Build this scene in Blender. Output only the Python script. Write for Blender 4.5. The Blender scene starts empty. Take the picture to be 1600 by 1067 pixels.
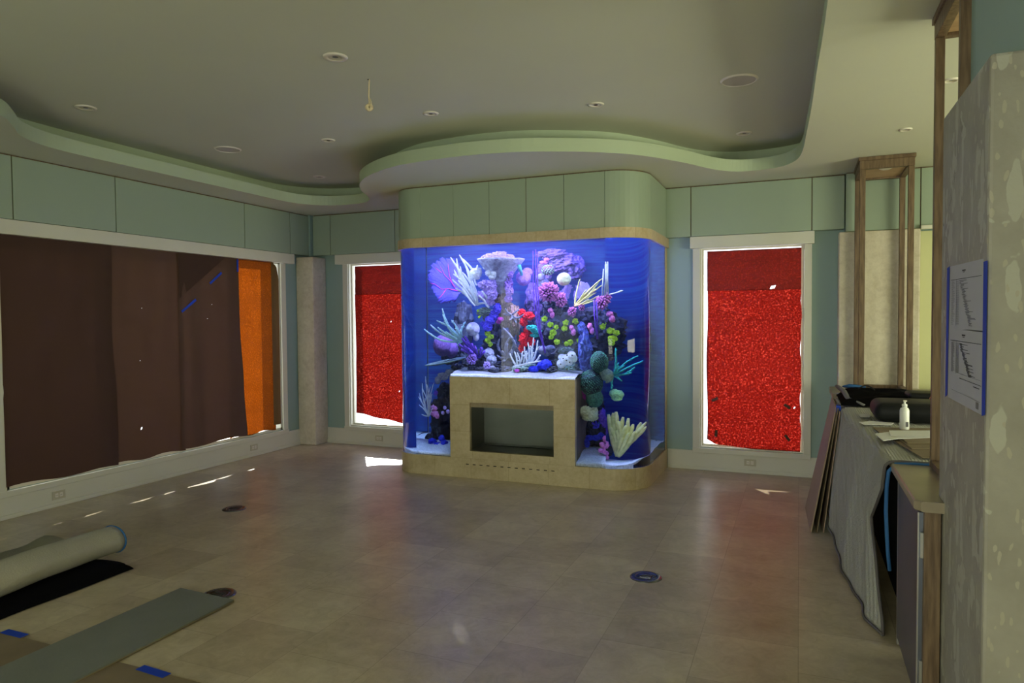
import bpy, bmesh, math, random
from mathutils import Vector, Matrix, noise
random.seed(7)
S = bpy.context.scene
C = S.collection
PI = math.pi

# ------------------------------------------------------------------ camera
FPX, YAW, PITCH, ROLL, CAMZ = 1087.79, 0.391116, 0.0326746, -0.0077119, 1.6
cyw, syw = math.cos(YAW), math.sin(YAW)
FWD = Vector((-syw*math.cos(PITCH), cyw*math.cos(PITCH), -math.sin(PITCH)))
R0 = Vector((cyw, syw, 0)); U0 = R0.cross(FWD)
RGT = R0*math.cos(ROLL)+U0*math.sin(ROLL); UPV = -R0*math.sin(ROLL)+U0*math.cos(ROLL)
cam = bpy.data.cameras.new('camera'); camo = bpy.data.objects.new('camera', cam); C.objects.link(camo)
cam.sensor_width = 36; cam.lens = 36*FPX/1600; cam.clip_start = .05
camo.matrix_world = Matrix(((RGT.x, UPV.x, -FWD.x, 0), (RGT.y, UPV.y, -FWD.y, 0), (RGT.z, UPV.z, -FWD.z, CAMZ), (0, 0, 0, 1)))
S.camera = camo

# ------------------------------------------------------------------ view, world, sun, daylight
S.view_settings.view_transform = 'Standard'; S.view_settings.look = 'None'
S.view_settings.exposure = 0.0; S.view_settings.gamma = 1.0; S.view_settings.use_curve_mapping = False
S.cycles.use_denoising = True
S.cycles.max_bounces = 10; S.cycles.diffuse_bounces = 5; S.cycles.glossy_bounces = 4
S.cycles.transmission_bounces = 8; S.cycles.transparent_max_bounces = 12; S.cycles.volume_bounces = 0
S.cycles.sample_clamp_indirect = 4.0; S.cycles.blur_glossy = 0.5
w = bpy.data.worlds.new('daylight'); S.world = w; w.use_nodes = True
w.node_tree.nodes['Background'].inputs[0].default_value = (.86, .93, 1, 1)
w.node_tree.nodes['Background'].inputs[1].default_value = 3.0

def lamp(name, kind, loc, energy, color, direction=None, **kw):
    l = bpy.data.lights.new(name, kind); l.energy = energy; l.color = color
    for k, v in kw.items(): setattr(l, k, v)
    o = bpy.data.objects.new(name, l); C.objects.link(o); o.location = loc
    if name.startswith('aquarium'): l.cycles.use_multiple_importance_sampling = False
    if direction is not None: o.rotation_euler = Vector(direction).to_track_quat('-Z', 'Y').to_euler()
    return o
lamp('sun', 'SUN', (0, 12, 6), 16, (1, .93, .8), (.72, -1, -.36), angle=.012)
lamp('daylight_kitchen_window', 'AREA', (4.62, 3.6, 1.35), 215, (1, .99, .62), (-1, 0, 0), shape='RECTANGLE', size=3.4, size_y=1.5)
lamp('daylight_rear_window', 'AREA', (-1.4, -3.32, 1.4), 115, (1, .98, .68), (0, 1, 0), shape='RECTANGLE', size=1.9, size_y=2.6)
lamp('daylight_side_window', 'AREA', (-6.12, -1.75, 1.3), 18, (.95, .98, .86), (1, 0, 0), shape='RECTANGLE', size=1.1, size_y=2.0)
lamp('aquarium_lamp_white', 'AREA', (-3.10, 6.58, 2.412), 125, (.72, .66, 1), (0, 0, -1), shape='DISK', size=.22)
lamp('aquarium_lamp_violet', 'AREA', (-2.42, 6.58, 2.412), 125, (.74, .58, 1), (0, 0, -1), shape='DISK', size=.22)
lamp('aquarium_lamp_front', 'AREA', (-2.62, 6.36, 2.415), 100, (.62, .68, 1), (0, .35, -1), shape='RECTANGLE', size=2.2, size_y=.08)
lamp('aquarium_lamp_blue', 'AREA', (-2.62, 7.0, 2.415), 60, (.16, .15, 1), (0, 0, -1), shape='RECTANGLE', size=2.3, size_y=.3)

# ------------------------------------------------------------------ pixel helpers (photo -> world)
def ray(px, py):
    return FWD+RGT*((px-800)/FPX)-UPV*((py-533.5)/FPX)
GLASS_Y = 6.28
def tp(px, py, Y=6.8):
    """point behind the flat aquarium front at depth Y that the photo shows at px,py (bent by the water)"""
    d = ray(px, py).normalized(); t = GLASS_Y/d.y
    p = Vector((0, 0, CAMZ))+d*t
    n = 1.33
    tx, tz = d.x/n, d.z/n
    ty = math.sqrt(1-tx*tx-tz*tz)
    k = (Y-GLASS_Y)/ty
    return Vector((p.x+tx*k, Y, p.z+tz*k))
PX = .0066                                   # metres per photo pixel inside the tank

# ------------------------------------------------------------------ materials
M = {}
def mat(name, color=(.8, .8, .8), rough=.6, metal=0., var=0., scale=8., col2=None, bump=0., bscale=None, spec=.5, detail=4, coord='Object', stretch=None, coat=0.):
    m = bpy.data.materials.new(name); m.use_nodes = True; nt = m.node_tree; N = nt.nodes; L = nt.links
    b = N['Principled BSDF']
    b.inputs['Base Color'].default_value = (*color, 1); b.inputs['Roughness'].default_value = rough
    b.inputs['Metallic'].default_value = metal; b.inputs['Specular IOR Level'].default_value = spec
    b.inputs['Coat Weight'].default_value = coat
    tc = N.new('ShaderNodeTexCoord'); src = tc.outputs[coord]
    if stretch:
        mp = N.new('ShaderNodeMapping'); mp.inputs['Scale'].default_value = stretch; L.new(src, mp.inputs[0]); src = mp.outputs[0]
    if col2 is None and var: col2 = tuple(max(0, c*(1-var)) for c in color)
    if col2 is not None:
        n = N.new('ShaderNodeTexNoise'); n.inputs['Scale'].default_value = scale; n.inputs['Detail'].default_value = detail
        L.new(src, n.inputs['Vector'])
        r = N.new('ShaderNodeValToRGB'); r.color_ramp.elements[0].position = .35; r.color_ramp.elements[1].position = .65
        r.color_ramp.elements[0].color = (*col2, 1); r.color_ramp.elements[1].color = (*color, 1)
        L.new(n.outputs[0], r.inputs[0]); L.new(r.outputs[0], b.inputs['Base Color'])
    if bump:
        n2 = N.new('ShaderNodeTexNoise'); n2.inputs['Scale'].default_value = bscale or scale*3; n2.inputs['Detail'].default_value = 6
        L.new(src, n2.inputs['Vector'])
        bp = N.new('ShaderNodeBump'); bp.inputs['Strength'].default_value = bump; bp.inputs['Distance'].default_value = .01
        L.new(n2.outputs[0], bp.inputs['Height']); L.new(bp.outputs[0], b.inputs['Normal'])
    M[name] = m
    return m

def N_(nt, kind, **ins):
    n = nt.nodes.new(kind)
    for k, v in ins.items():
        k2 = k.replace('_', ' ')
        n.inputs[k2].default_value = v
    return n
def mixc(nt, fac, a, b, mode='MIX'):
    n = nt.nodes.new('ShaderNodeMix'); n.data_type = 'RGBA'; n.blend_type = mode
    for i, v in ((0, fac), (6, a), (7, b)):
        if isinstance(v, (int, float)): n.inputs[i].default_value = v
        elif isinstance(v, tuple): n.inputs[i].default_value = (*v, 1)
        else: nt.links.new(v, n.inputs[i])
    return n.outputs[2]
def ramp(nt, src, stops):
    r = nt.nodes.new('ShaderNodeValToRGB'); e = r.color_ramp.elements
    while len(e) < len(stops): e.new(.5)
    for i, (p, c) in enumerate(stops):
        e[i].position = p; e[i].color = (*c, 1) if isinstance(c, tuple) else (c, c, c, 1)
    nt.links.new(src, r.inputs[0]); return r.outputs[0]
def mapping(nt, scale=(1, 1, 1), rot=(0, 0, 0), loc=(0, 0, 0), coord='Object'):
    tc = nt.nodes.new('ShaderNodeTexCoord'); mp = nt.nodes.new('ShaderNodeMapping')
    mp.inputs['Scale'].default_value = scale; mp.inputs['Rotation'].default_value = rot; mp.inputs['Location'].default_value = loc
    nt.links.new(tc.outputs[coord], mp.inputs[0]); return mp.outputs[0]
def new_mat(name):
    m = bpy.data.materials.new(name); m.use_nodes = True; M[name] = m
    return m, m.node_tree, m.node_tree.nodes['Principled BSDF']
def tex(nt, kind, vec, **ins):
    n = N_(nt, kind, **ins); nt.links.new(vec, n.inputs['Vector']); return n

# painted surfaces
mat('paint_wall', (.27, .38, .34), .55, var=.04, scale=1.5)
mat('paint_panel', (.30, .375, .275), .42, var=.04, scale=1.2)
mat('paint_ceiling', (.56, .57, .44), .8, var=.03, scale=1.)
mat('paint_fascia', (.42, .50, .34), .6, var=.03, scale=1.)
mat('paint_trim', (.62, .61, .50), .45, var=.04, scale=2)
mat('white_fin', (.85, .85, .82), .6)
mat('white_plastic', (.68, .64, .55), .4)
mat('cream_plastic', (.46, .43, .31), .45)
mat('dark_hole', (.012, .012, .012), .9)
mat('black_cloth', (.006, .006, .007), .95, spec=.1)
mat('black_plastic', (.008, .009, .010), .5, spec=.2)
mat('blue_tape', (.012, .05, .42), .6, spec=.2)
mat('blue_edge', (.02, .11, .30), .7)
mat('steel', (.27, .255, .21), .22, metal=1, var=.15, scale=3, stretch=(1, 1, .1), bump=.05, bscale=60)
mat('steel_bright', (.17, .19, .24), .38, metal=1, var=.1, scale=2)
mat('floor_metal', (.22, .23, .26), .22, metal=1, var=.25, scale=20)
mat('aluminium', (.55, .56, .55), .3, metal=1)
mat('wood_stain', (.17, .11, .055), .5, col2=(.085, .05, .022), scale=9, stretch=(6, 6, .7), bump=.15, bscale=20)
mat('wood_light', (.45, .30, .16), .55, col2=(.36, .22, .11), scale=4, stretch=(1, 5, 5))
mat('cardboard', (.20, .15, .085), .85, var=.15, scale=6)
mat('cardboard_pink', (.36, .26, .19), .8, var=.08, scale=3)
mat('board_grey', (.17, .18, .15), .8, var=.12, scale=3, bump=.1, bscale=60)
mat('board_edge', (.22, .17, .08), .8)
mat('paper_white', (.62, .62, .60), .8, var=.03, scale=10)
mat('paper_doc', (.42, .42, .47), .8, var=.03, scale=10)
mat('ink', (.03, .03, .035), .8)
mat('ink_grey', (.16, .16, .17), .8)
mat('rope', (.60, .50, .32), .8)
mat('bottle_plastic', (.72, .74, .70), .35)
mat('counter_stone', (.32, .27, .19), .3, col2=(.24, .20, .135), scale=5, bump=.03)
mat('blanket', (.74, .74, .68), .85, var=.06, scale=3)
mat('blanket_edge', (.10, .09, .09), .8)
mat('roll_cloth', (.40, .38, .28), .85, var=.1, scale=5, bump=.5, bscale=90)
mat('red_wire', (.30, .02, .015), .5)
for nm_ in ('steel',):
    b_n = M[nm_].node_tree.nodes['Principled BSDF']; b_n.inputs['Anisotropic'].default_value = .9; b_n.inputs['Roughness'].default_value = .34
    tg = M[nm_].node_tree.nodes.new('ShaderNodeTangent'); tg.direction_type = 'RADIAL'; tg.axis = 'Z'
    M[nm_].node_tree.links.new(tg.outputs[0], b_n.inputs['Tangent'])
# quilted blanket bump
nt = M['blanket'].node_tree
v = mapping(nt, (1, 1, 1), (0, 0, 0))
w1 = tex(nt, 'ShaderNodeTexWave', mapping(nt, (1, 1, 1.4), (.6, 0, 0)), Scale=22., Distortion=3., Detail=2., Detail_Scale=2.)
bp = nt.nodes.new('ShaderNodeBump'); bp.inputs['Strength'].default_value = .45; bp.inputs['Distance'].default_value = .01
nt.links.new(w1.outputs[1], bp.inputs['Height']); nt.links.new(bp.outputs[0], nt.nodes['Principled BSDF'].inputs['Normal'])

# travertine of the aquarium base and fireplace
def travertine(name, c1, c2, c3, tw, th, off=(0, 0, 0), axis_rot=(PI/2, 0, 0), rough=.45, mortar=.0022):
    m, nt, b = new_mat(name)
    v = mapping(nt)
    n1 = tex(nt, 'ShaderNodeTexNoise', v, Scale=4., Detail=8., Roughness=.65, Distortion=.6)
    n2 = tex(nt, 'ShaderNodeTexNoise', v, Scale=26., Detail=6., Roughness=.7)
    col = ramp(nt, n1.outputs[0], [(.3, c2), (.5, c1), (.72, c3)])
    col = mixc(nt, .35, col, ramp(nt, n2.outputs[0], [(.35, c2), (.6, c3)]))
    vo = tex(nt, 'ShaderNodeTexVoronoi', v, Scale=55.)
    pits = ramp(nt, vo.outputs['Distance'], [(.06, 0.), (.14, 1.)])
    n3 = tex(nt, 'ShaderNodeTexNoise', v, Scale=6., Detail=2.)
    pm = nt.nodes.new('ShaderNodeMath'); pm.operation = 'GREATER_THAN'; pm.inputs[1].default_value = .58; nt.links.new(n3.outputs[0], pm.inputs[0])
    dark = tuple(x*.45 for x in c2)
    pc = mixc(nt, pits, dark, col); col = mixc(nt, pm.outputs[0], col, pc)
    if tw:
        br = tex(nt, 'ShaderNodeTexBrick', mapping(nt, (1, 1, 1), axis_rot, off), Scale=1., Mortar_Size=mortar, Mortar_Smooth=.1, Brick_Width=tw, Row_Height=th, Color1=(1, 1, 1, 1), Color2=(.92, .91, .9, 1), Mortar=(.72, .68, .6, 1))
        br.offset = .0
        col = mixc(nt, 1., col, br.outputs[0], 'MULTIPLY')
    nt.links.new(col, b.inputs['Base Color']); b.inputs['Roughness'].default_value = rough
    bp = nt.nodes.new('ShaderNodeBump'); bp.inputs['Strength'].default_value = .15; bp.inputs['Distance'].default_value = .004
    nt.links.new(n2.outputs[0], bp.inputs['Height']); nt.links.new(bp.outputs[0], b.inputs['Normal'])
    return m
travertine('stone_base', (.52, .43, .25), (.41, .32, .17), (.62, .53, .34), .41, .27)
travertine('stone_band', (.52, .41, .24), (.42, .31, .16), (.60, .50, .33), .31, 2.)
travertine('stone_column', (.56, .50, .38), (.44, .38, .27), (.68, .62, .49), 0, 0, rough=.6)

# shell stone of the near column: long pale fossils on a grey ground
m, nt, b = new_mat('shell_stone')
v = mapping(nt, (1, 1, 1))
n0 = tex(nt, 'ShaderNodeTexNoise', v, Scale=5., Detail=5., Roughness=.6)
ground = ramp(nt, n0.outputs[0], [(.3, (.25, .235, .19)), (.7, (.33, .315, .26))])
def fossils(scl, rot, thr, seed, warp=.3):
    mv = mapping(nt, scl, rot, seed)
    nz = tex(nt, 'ShaderNodeTexNoise', v, Scale=9., Detail=3.)
    vm = nt.nodes.new('ShaderNodeVectorMath'); vm.operation = 'MULTIPLY_ADD'; vm.inputs[1].default_value = (warp, warp, warp)
    nt.links.new(nz.outputs[1], vm.inputs[0]); nt.links.new(mv, vm.inputs[2])
    vo = tex(nt, 'ShaderNodeTexVoronoi', vm.outputs[0], Scale=1.)
    return ramp(nt, vo.outputs['Distance'], [(thr, 1.), (thr+.02, 0.)])
f1 = fossils((15, 15, 3.4), (.1, 0, 0), .32, (0, 0, 0), .7)
f2 = fossils((4.5, 7, 3.0), (.9, .7, 0), .25, (3, 1, 2), 1.6)
f3 = fossils((40, 40, 13), (.3, 0, .4), .22, (1, 5, 0), 1.8)
mx = nt.nodes.new('ShaderNodeMath'); mx.operation = 'MAXIMUM'; nt.links.new(f1, mx.inputs[0]); nt.links.new(f2, mx.inputs[1])
col = mixc(nt, mx.outputs[0], ground, (.39, .385, .315))
col = mixc(nt, f3, col, (.37, .345, .265))
crk = tex(nt, 'ShaderNodeTexNoise', v, Scale=3.5, Detail=8., Roughness=.6, Distortion=1.2)
ck = ramp(nt, crk.outputs[0], [(.30, 1.), (.33, 0.)])
col = mixc(nt, ck, col, (.16, .14, .10))
nt.links.new(col, b.inputs['Base Color']); b.inputs['Roughness'].default_value = .6
n4 = tex(nt, 'ShaderNodeTexNoise', v, Scale=40., Detail=6.)
ad = nt.nodes.new('ShaderNodeMath'); ad.operation = 'MULTIPLY_ADD'; ad.inputs[1].default_value = -1.5; nt.links.new(ck, ad.inputs[0]); nt.links.new(n4.outputs[0], ad.inputs[2])
bp = nt.nodes.new('ShaderNodeBump'); bp.inputs['Strength'].default_value = .3; bp.inputs['Distance'].default_value = .006
nt.links.new(ad.outputs[0], bp.inputs['Height']); nt.links.new(bp.outputs[0], b.inputs['Normal'])

# marble tile floor, 0.455 m squares in columns running away from the camera
m, nt, b = new_mat('floor_tiles')
br = tex(nt, 'ShaderNodeTexBrick', mapping(nt, (1, 1, 1), (0, 0, PI/2), (.30, -.005, 0)), Scale=1., Mortar_Size=.0022, Mortar_Smooth=.2, Bias=0., Brick_Width=.47, Row_Height=.455,
         Color1=(1.30, 1.27, 1.20, 1), Color2=(1.02, .965, .90, 1), Mortar=(.86, .81, .73, 1))
br.offset = .45
v = mapping(nt)
n1 = tex(nt, 'ShaderNodeTexNoise', v, Scale=2.6, Detail=7., Roughness=.6, Distortion=.25)
n2 = tex(nt, 'ShaderNodeTexNoise', mapping(nt, (1, 1.8, 1)), Scale=3.5, Detail=6., Roughness=.6, Distortion=.2)
col = ramp(nt, n1.outputs[0], [(.25, (.29, .245, .165)), (.5, (.41, .36, .26)), (.75, (.50, .455, .34))])
col = mixc(nt, .22, col, ramp(nt, n2.outputs[0], [(.25, (.30, .26, .17)), (.75, (.52, .48, .37))]))
n3 = tex(nt, 'ShaderNodeTexNoise', v, Scale=11., Detail=8., Roughness=.7, Distortion=1.2)
col = mixc(nt, .55, col, mixc(nt, 1., col, ramp(nt, n3.outputs[0], [(.32, (.72, .68, .62)), (.62, (1.08, 1.08, 1.08))]), 'MULTIPLY'))
col = mixc(nt, 1., col, br.outputs[0], 'MULTIPLY')
nt.links.new(col, b.inputs['Base Color'])
rr = ramp(nt, n2.outputs[0], [(.1, .285), (.9, .37)]); nt.links.new(rr, b.inputs['Roughness'])
bp = nt.nodes.new('ShaderNodeBump'); bp.inputs['Strength'].default_value = .02; bp.inputs['Distance'].default_value = .001
nt.links.new(n1.outputs[0], bp.inputs['Height']); nt.links.new(bp.outputs[0], b.inputs['Normal'])

# papers over the windows: thin sheets that daylight shines through
def paper(name, front, through, spark, speck=120., lo=.55, amount=.85):
    m, nt, b = new_mat(name); out = nt.nodes['Material Output']
    v = mapping(nt)
    n1 = tex(nt, 'ShaderNodeTexNoise', v, Scale=speck, Detail=2., Roughness=.6)
    n2 = tex(nt, 'ShaderNodeTexNoise', mapping(nt, (.4, .4, 1.6)), Scale=3., Detail=3.)
    tcol = ramp(nt, n1.outputs[0], [(.36, tuple(c*lo for c in through)), (.56, through), (.72, spark)])
    big = ramp(nt, n2.outputs[0], [(.3, .8), (.7, 1.1)])
    tcol = mixc(nt, 1., tcol, big, 'MULTIPLY')
    tr = nt.nodes.new('ShaderNodeBsdfTranslucent'); nt.links.new(tcol, tr.inputs[0])
    df = nt.nodes.new('ShaderNodeBsdfDiffuse'); df.inputs[0].default_value = (*front, 1)
    ad = nt.nodes.new('ShaderNodeAddShader'); nt.links.new(tr.outputs[0], ad.inputs[0]); nt.links.new(df.outputs[0], ad.inputs[1])
    nt.links.new(ad.outputs[0], out.inputs[0]); nt.nodes.remove(b)
paper('paper_red', (.08, .012, .01), (.060, .0014, .0008), (.20, .018, .011), speck=60., lo=.42)
paper('paper_red_double', (.08, .02, .015), (.028, .0008, .0006), (.075, .006, .004), speck=62., lo=.35)
paper('paper_orange', (.07, .025, .01), (.082, .0150, .0004), (.16, .042, .003), speck=70., lo=.6)
paper('paper_brown', (.085, .052, .036), (.0030, .0013, .0007), (.0034, .0016, .0009), speck=60., lo=.9)
paper('paper_brown_dark', (.060, .036, .026), (.0018, .0008, .0005), (.0020, .001, .0006), speck=60., lo=.9)
paper('paper_olive', (.12, .08, .035), (.018, .007, .001), (.021, .008, .0015), speck=60., lo=.8)

# clear glazing
m, nt, b = new_mat('window_glass'); out = nt.nodes['Material Output']
tr = nt.nodes.new('ShaderNodeBsdfTransparent'); gl = nt.nodes.new('ShaderNodeBsdfGlossy'); gl.inputs['Roughness'].default_value = .02
mxs = nt.nodes.new('ShaderNodeMixShader'); mxs.inputs[0].default_value = .06
nt.links.new(tr.outputs[0], mxs.inputs[1]); nt.links.new(gl.outputs[0], mxs.inputs[2]); nt.links.new(mxs.outputs[0], out.inputs[0]); nt.nodes.remove(b)
# aquarium water behind its acrylic wall: refracts, absorbs red
m, nt, b = new_mat('aquarium_water'); out = nt.nodes['Material Output']; nt.nodes.remove(b)
gl = nt.nodes.new('ShaderNodeBsdfGlass'); gl.inputs['Roughness'].default_value = 0; gl.inputs['IOR'].default_value = 1.33; gl.inputs['Color'].default_value = (1, 1, 1, 1)
nt.links.new(gl.outputs[0], out.inputs[0])
va = nt.nodes.new('ShaderNodeVolumeAbsorption'); va.inputs['Color'].default_value = (.30, .68, .92, 1); va.inputs['Density'].default_value = .50
vs_ = nt.nodes.new('ShaderNodeVolumeScatter'); vs_.inputs['Color'].default_value = (.45, .5, 1, 1); vs_.inputs['Density'].default_value = .022; vs_.inputs['Anisotropy'].default_value = 0
av = nt.nodes.new('ShaderNodeAddShader'); nt.links.new(va.outputs[0], av.inputs[0]); nt.links.new(vs_.outputs[0], av.inputs[1])
nt.links.new(av.outputs[0], out.inputs['Volume'])

# ------------------------------------------------------------------ mesh helpers
def wloc(o):
    p = Vector((0, 0, 0))
    while o is not None: p += o.location; o = o.parent
    return p
def obj(name, bm, m, parent=None, smooth=False, loc=None):
    me = bpy.data.meshes.new(name)
    if parent is None:
        if loc is None:
            xs = [v.co for v in bm.verts]
            lo = Vector([min(c[i] for c in xs) for i in range(3)]); hi = Vector([max(c[i] for c in xs) for i in range(3)])
            loc = Vector(((lo.x+hi.x)/2, (lo.y+hi.y)/2, lo.z))
        base = Vector(loc)
    else: base = wloc(parent)
    bmesh.ops.translate(bm, verts=bm.verts, vec=-base)
    bmesh.ops.recalc_face_normals(bm, faces=bm.faces)
    bm.to_mesh(me); bm.free()
    if smooth:
        for p in me.polygons: p.use_smooth = True
    o = bpy.data.objects.new(name, me); C.objects.link(o)
    if parent is None: o.location = base
    else: o.parent = parent
    for mm in (m if isinstance(m, (list, tuple)) else [m]): me.materials.append(M[mm])
    return o
def tag(o, label, cat, group=None):
    o['label'] = label; o['category'] = cat
    if group: o['group'] = group
    return o
def thing(name, label, cat, loc, group=None):
    o = bpy.data.objects.new(name, None); C.objects.link(o); o.location = loc; o.empty_display_size = .1
    return tag(o, label, cat, group)
def struct(o): o['kind'] = 'structure'; return o
def box(bm, x0, x1, y0, y1, z0, z1, bev=0):
    vs = [bm.verts.new(p) for p in ((x0, y0, z0), (x1, y0, z0), (x1, y1, z0), (x0, y1, z0), (x0, y0, z1), (x1, y0, z1), (x1, y1, z1), (x0, y1, z1))]
    fs = [bm.faces.new([vs[i] for i in f]) for f in ((0, 3, 2, 1), (4, 5, 6, 7), (0, 1, 5, 4), (1, 2, 6, 5), (2, 3, 7, 6), (3, 0, 4, 7))]
    if bev:
        es = list({e for f in fs for e in f.edges})
        bmesh.ops.bevel(bm, geom=es, offset=bev, segments=2, profile=.5, affect='EDGES')
def bx(*a, **k):
    bm = bmesh.new(); box(bm, *a, **k); return bm
def tube(bm, pts, r, n=6, caps=True):
    pts = [Vector(p) for p in pts]
    if not isinstance(r, (list, tuple)): r = [r]*len(pts)
    rings = []; prev = None
    for i, p in enumerate(pts):
        d = (pts[min(i+1, len(pts)-1)]-pts[max(i-1, 0)])
        d = d.normalized() if d.length > 1e-9 else Vector((0, 0, 1))
        if prev is None: a = d.orthogonal().normalized()
        else:
            a = prev-d*prev.dot(d); a = a.normalized() if a.length > 1e-6 else d.orthogonal().normalized()
        prev = a; b = d.cross(a)
        rings.append([bm.verts.new(p+(a*math.cos(2*PI*k/n)+b*math.sin(2*PI*k/n))*r[i]) for k in range(n)])
    for i in range(len(rings)-1):
        for k in range(n): bm.faces.new((rings[i][k], rings[i][(k+1) % n], rings[i+1][(k+1) % n], rings[i+1][k]))
    if caps: bm.faces.new(rings[0][::-1]); bm.faces.new(rings[-1])
    return rings
def lathe(bm, prof, cx=0, cy=0, cz=0, n=32, axis=None):
    """profile of (r, z); axis optional quaternion"""
    rings = []
    for r, z in prof:
        ring = []
        for k in range(n):
            p = Vector((r*math.cos(2*PI*k/n), r*math.sin(2*PI*k/n), z))
            if axis: p = axis @ p
            ring.append(bm.verts.new(p+Vector((cx, cy, cz))))
        rings.append(ring)
    for i in range(len(rings)-1):
        for k in range(n): bm.faces.new((rings[i][k], rings[i][(k+1) % n], rings[i+1][(k+1) % n], rings[i+1][k]))
    if prof[0][0] > 1e-5: bm.faces.new(rings[0][::-1])
    if prof[-1][0] > 1e-5: bm.faces.new(rings[-1])
def extrude_outline(bm, pts, z0, z1, cap=True):
    a = [bm.verts.new((x, y, z0)) for x, y in pts]; b = [bm.verts.new((x, y, z1)) for x, y in pts]; n = len(pts)
    for i in range(n): bm.faces.new((a[i], a[(i+1) % n], b[(i+1) % n], b[i]))
    if cap: bm.faces.new(a[::-1]); bm.faces.new(b)
def grid(bm, nu, nv, fn):
    g = [[bm.verts.new(fn(i/nu, j/nv)) for j in range(nv+1)] for i in range(nu+1)]
    for i in range(nu):
        for j in range(nv): bm.faces.new((g[i][j], g[i+1][j], g[i+1][j+1], g[i][j+1]))
    return g
def catmull(pts, k=8, closed=False):
    out = []; n = len(pts)
    rng = range(n if closed else n-1)
    for i in rng:
        P = [Vector((*pts[(i+j-1) % n], 0)) if closed else Vector((*pts[min(max(i+j-1, 0), n-1)], 0)) for j in range(4)]
        for s in range(k):
            t = s/k
            q = .5*((2*P[1])+(-P[0]+P[2])*t+(2*P[0]-5*P[1]+4*P[2]-P[3])*t*t+(-P[0]+3*P[1]-3*P[2]+P[3])*t**3)
            out.append((q.x, q.y))
    if not closed: out.append(tuple(pts[-1]))
    return out
def offset_closed(pts, d):
    n = len(pts); out = []
    for i in range(n):
        a = Vector(pts[i-1]); b = Vector(pts[(i+1) % n]); t = (b-a)
        t = t.normalized() if t.length > 1e-9 else Vector((1, 0))
        out.append((pts[i][0]+t.y*d, pts[i][1]-t.x*d))
    return out

XL, YB, XR, YF = -5.97, 7.49, 4.5, -3.2
ZS, ZC, ZL = 2.955, 3.205, 3.065      # soffit underside, tray ceiling, lip top
PB = 2.435                            # bottom of the wall panels

# ================================================================== THE SETTING
struct(obj('floor', bx(XL-.3, XR+.3, YF-.3, YB+.3, -.1, 0), 'floor_tiles', loc=(0, 0, 0)))
# back wall with two window openings
WR = (-.955, .045, .235, 2.33); WL = (-5.355, -4.355, .235, 2.33)      # x0,x1,z0,z1
bm = bmesh.new(); y0, y1 = YB, YB+.10
box(bm, XL-.3, WL[0], y0, y1, 0, 3.4); box(bm, WL[1], WR[0], y0, y1, 0, 3.4); box(bm, WR[1], XR+.3, y0, y1, 0, 3.4)
for W_ in (WL, WR): box(bm, W_[0], W_[1], y0, y1, 0, W_[2]); box(bm, W_[0], W_[1], y0, y1, W_[3], 3.4)
struct(obj('wall_back', bm, 'paint_wall', loc=(0, YB, 0)))
# left wall with the wide window
LW = (3.63, 6.92, .235, 2.33)
bm = bmesh.new(); box(bm, XL-.24, XL, YF-.3, -2.4, 0, 3.4); box(bm, XL-.24, XL, -1.3, LW[0], 0, 3.4); box(bm, XL-.24, XL, -2.4, -1.3, 0, .3); box(bm, XL-.24, XL, -2.4, -1.3, 2.3, 3.4); box(bm, XL-.24, XL, LW[1], YB, 0, 3.4)
box(bm, XL-.24, XL, LW[0], LW[1], 0, LW[2]); box(bm, XL-.24, XL, LW[0], LW[1], LW[3], 3.4)
struct(obj('wall_left', bm, 'paint_wall', loc=(XL, 0, 0)))
# right and rear walls with their daylight windows (outside the picture)
bm = bmesh.new(); box(bm, XR, XR+.24, YF-.3, 1.9, 0, 3.4); box(bm, XR, XR+.24, 5.3, YB, 0, 3.4); box(bm, XR, XR+.24, 1.9, 5.3, 0, .6); box(bm, XR, XR+.24, 1.9, 5.3, 2.1, 3.4)
struct(obj('wall_right', bm, 'paint_wall', loc=(XR, 0, 0)))
bm = bmesh.new(); box(bm, XL, -2.4, YF-.24, YF, 0, 3.4); box(bm, -.4, XR, YF-.24, YF, 0, 3.4); box(bm, -2.4, -.4, YF-.24, YF, 0, .05); box(bm, -2.4, -.4, YF-.24, YF, 2.75, 3.4)
struct(obj('wall_front', bm, 'paint_wall', loc=(0, YF, 0)))
struct(obj('ceiling', bx(XL-.3, XR+.3, YF-.3, YB+.3, ZC, ZC+.25), 'paint_ceiling', loc=(0, 0, ZC)))

# tray: soffit with a free-form hole, lip, cove trough
k = .9725
raw = [(.11, 3.41), (.085, 4.4), (.07, 5.1), (.045, 5.8), (.02, 6.4), (-.03, 6.75), (-.14, 6.96), (-.30, 7.05), (-.5, 7.06), (-.66, 6.96), (-.80, 6.76), (-.92, 6.52), (-1.05, 6.3), (-1.20, 6.08), (-1.38, 5.88), (-1.7, 5.66), (-2.15, 5.46), (-2.61, 5.39), (-3.05, 5.42), (-3.42, 5.50), (-3.82, 5.72), (-4.13, 6.0), (-4.36, 6.35), (-4.50, 6.68), (-4.64, 6.92), (-4.84, 7.05), (-5.1, 7.07), (-5.34, 6.99), (-5.50, 6.82), (-5.57, 6.55), (-5.57, 6.1), (-5.56, 5.2), (-5.56, 4.4), (-5.55, 3.95), (-5.50, 3.68), (-5.38, 3.46), (-5.18, 3.28), (-4.98, 3.08), (-4.86, 2.8), (-4.80, 2.3), (-4.78, 1.0), (-4.7, -.6), (-4.3, -1.4), (-3.4, -1.8), (-1.2, -1.9), (-.5, -1.7), (-.05, -1.2), (.11, -.3), (.12, 1.5)]
raw = [(x*k, y*k) for x, y in raw]
hole = catmull(raw, 5, closed=True)          # runs counter-clockwise seen from above
cove = offset_closed(hole, .29)
bm = bmesh.new()
outer = [(XL, YF), (XR, YF), (XR, YB), (XL, YB)]
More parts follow.
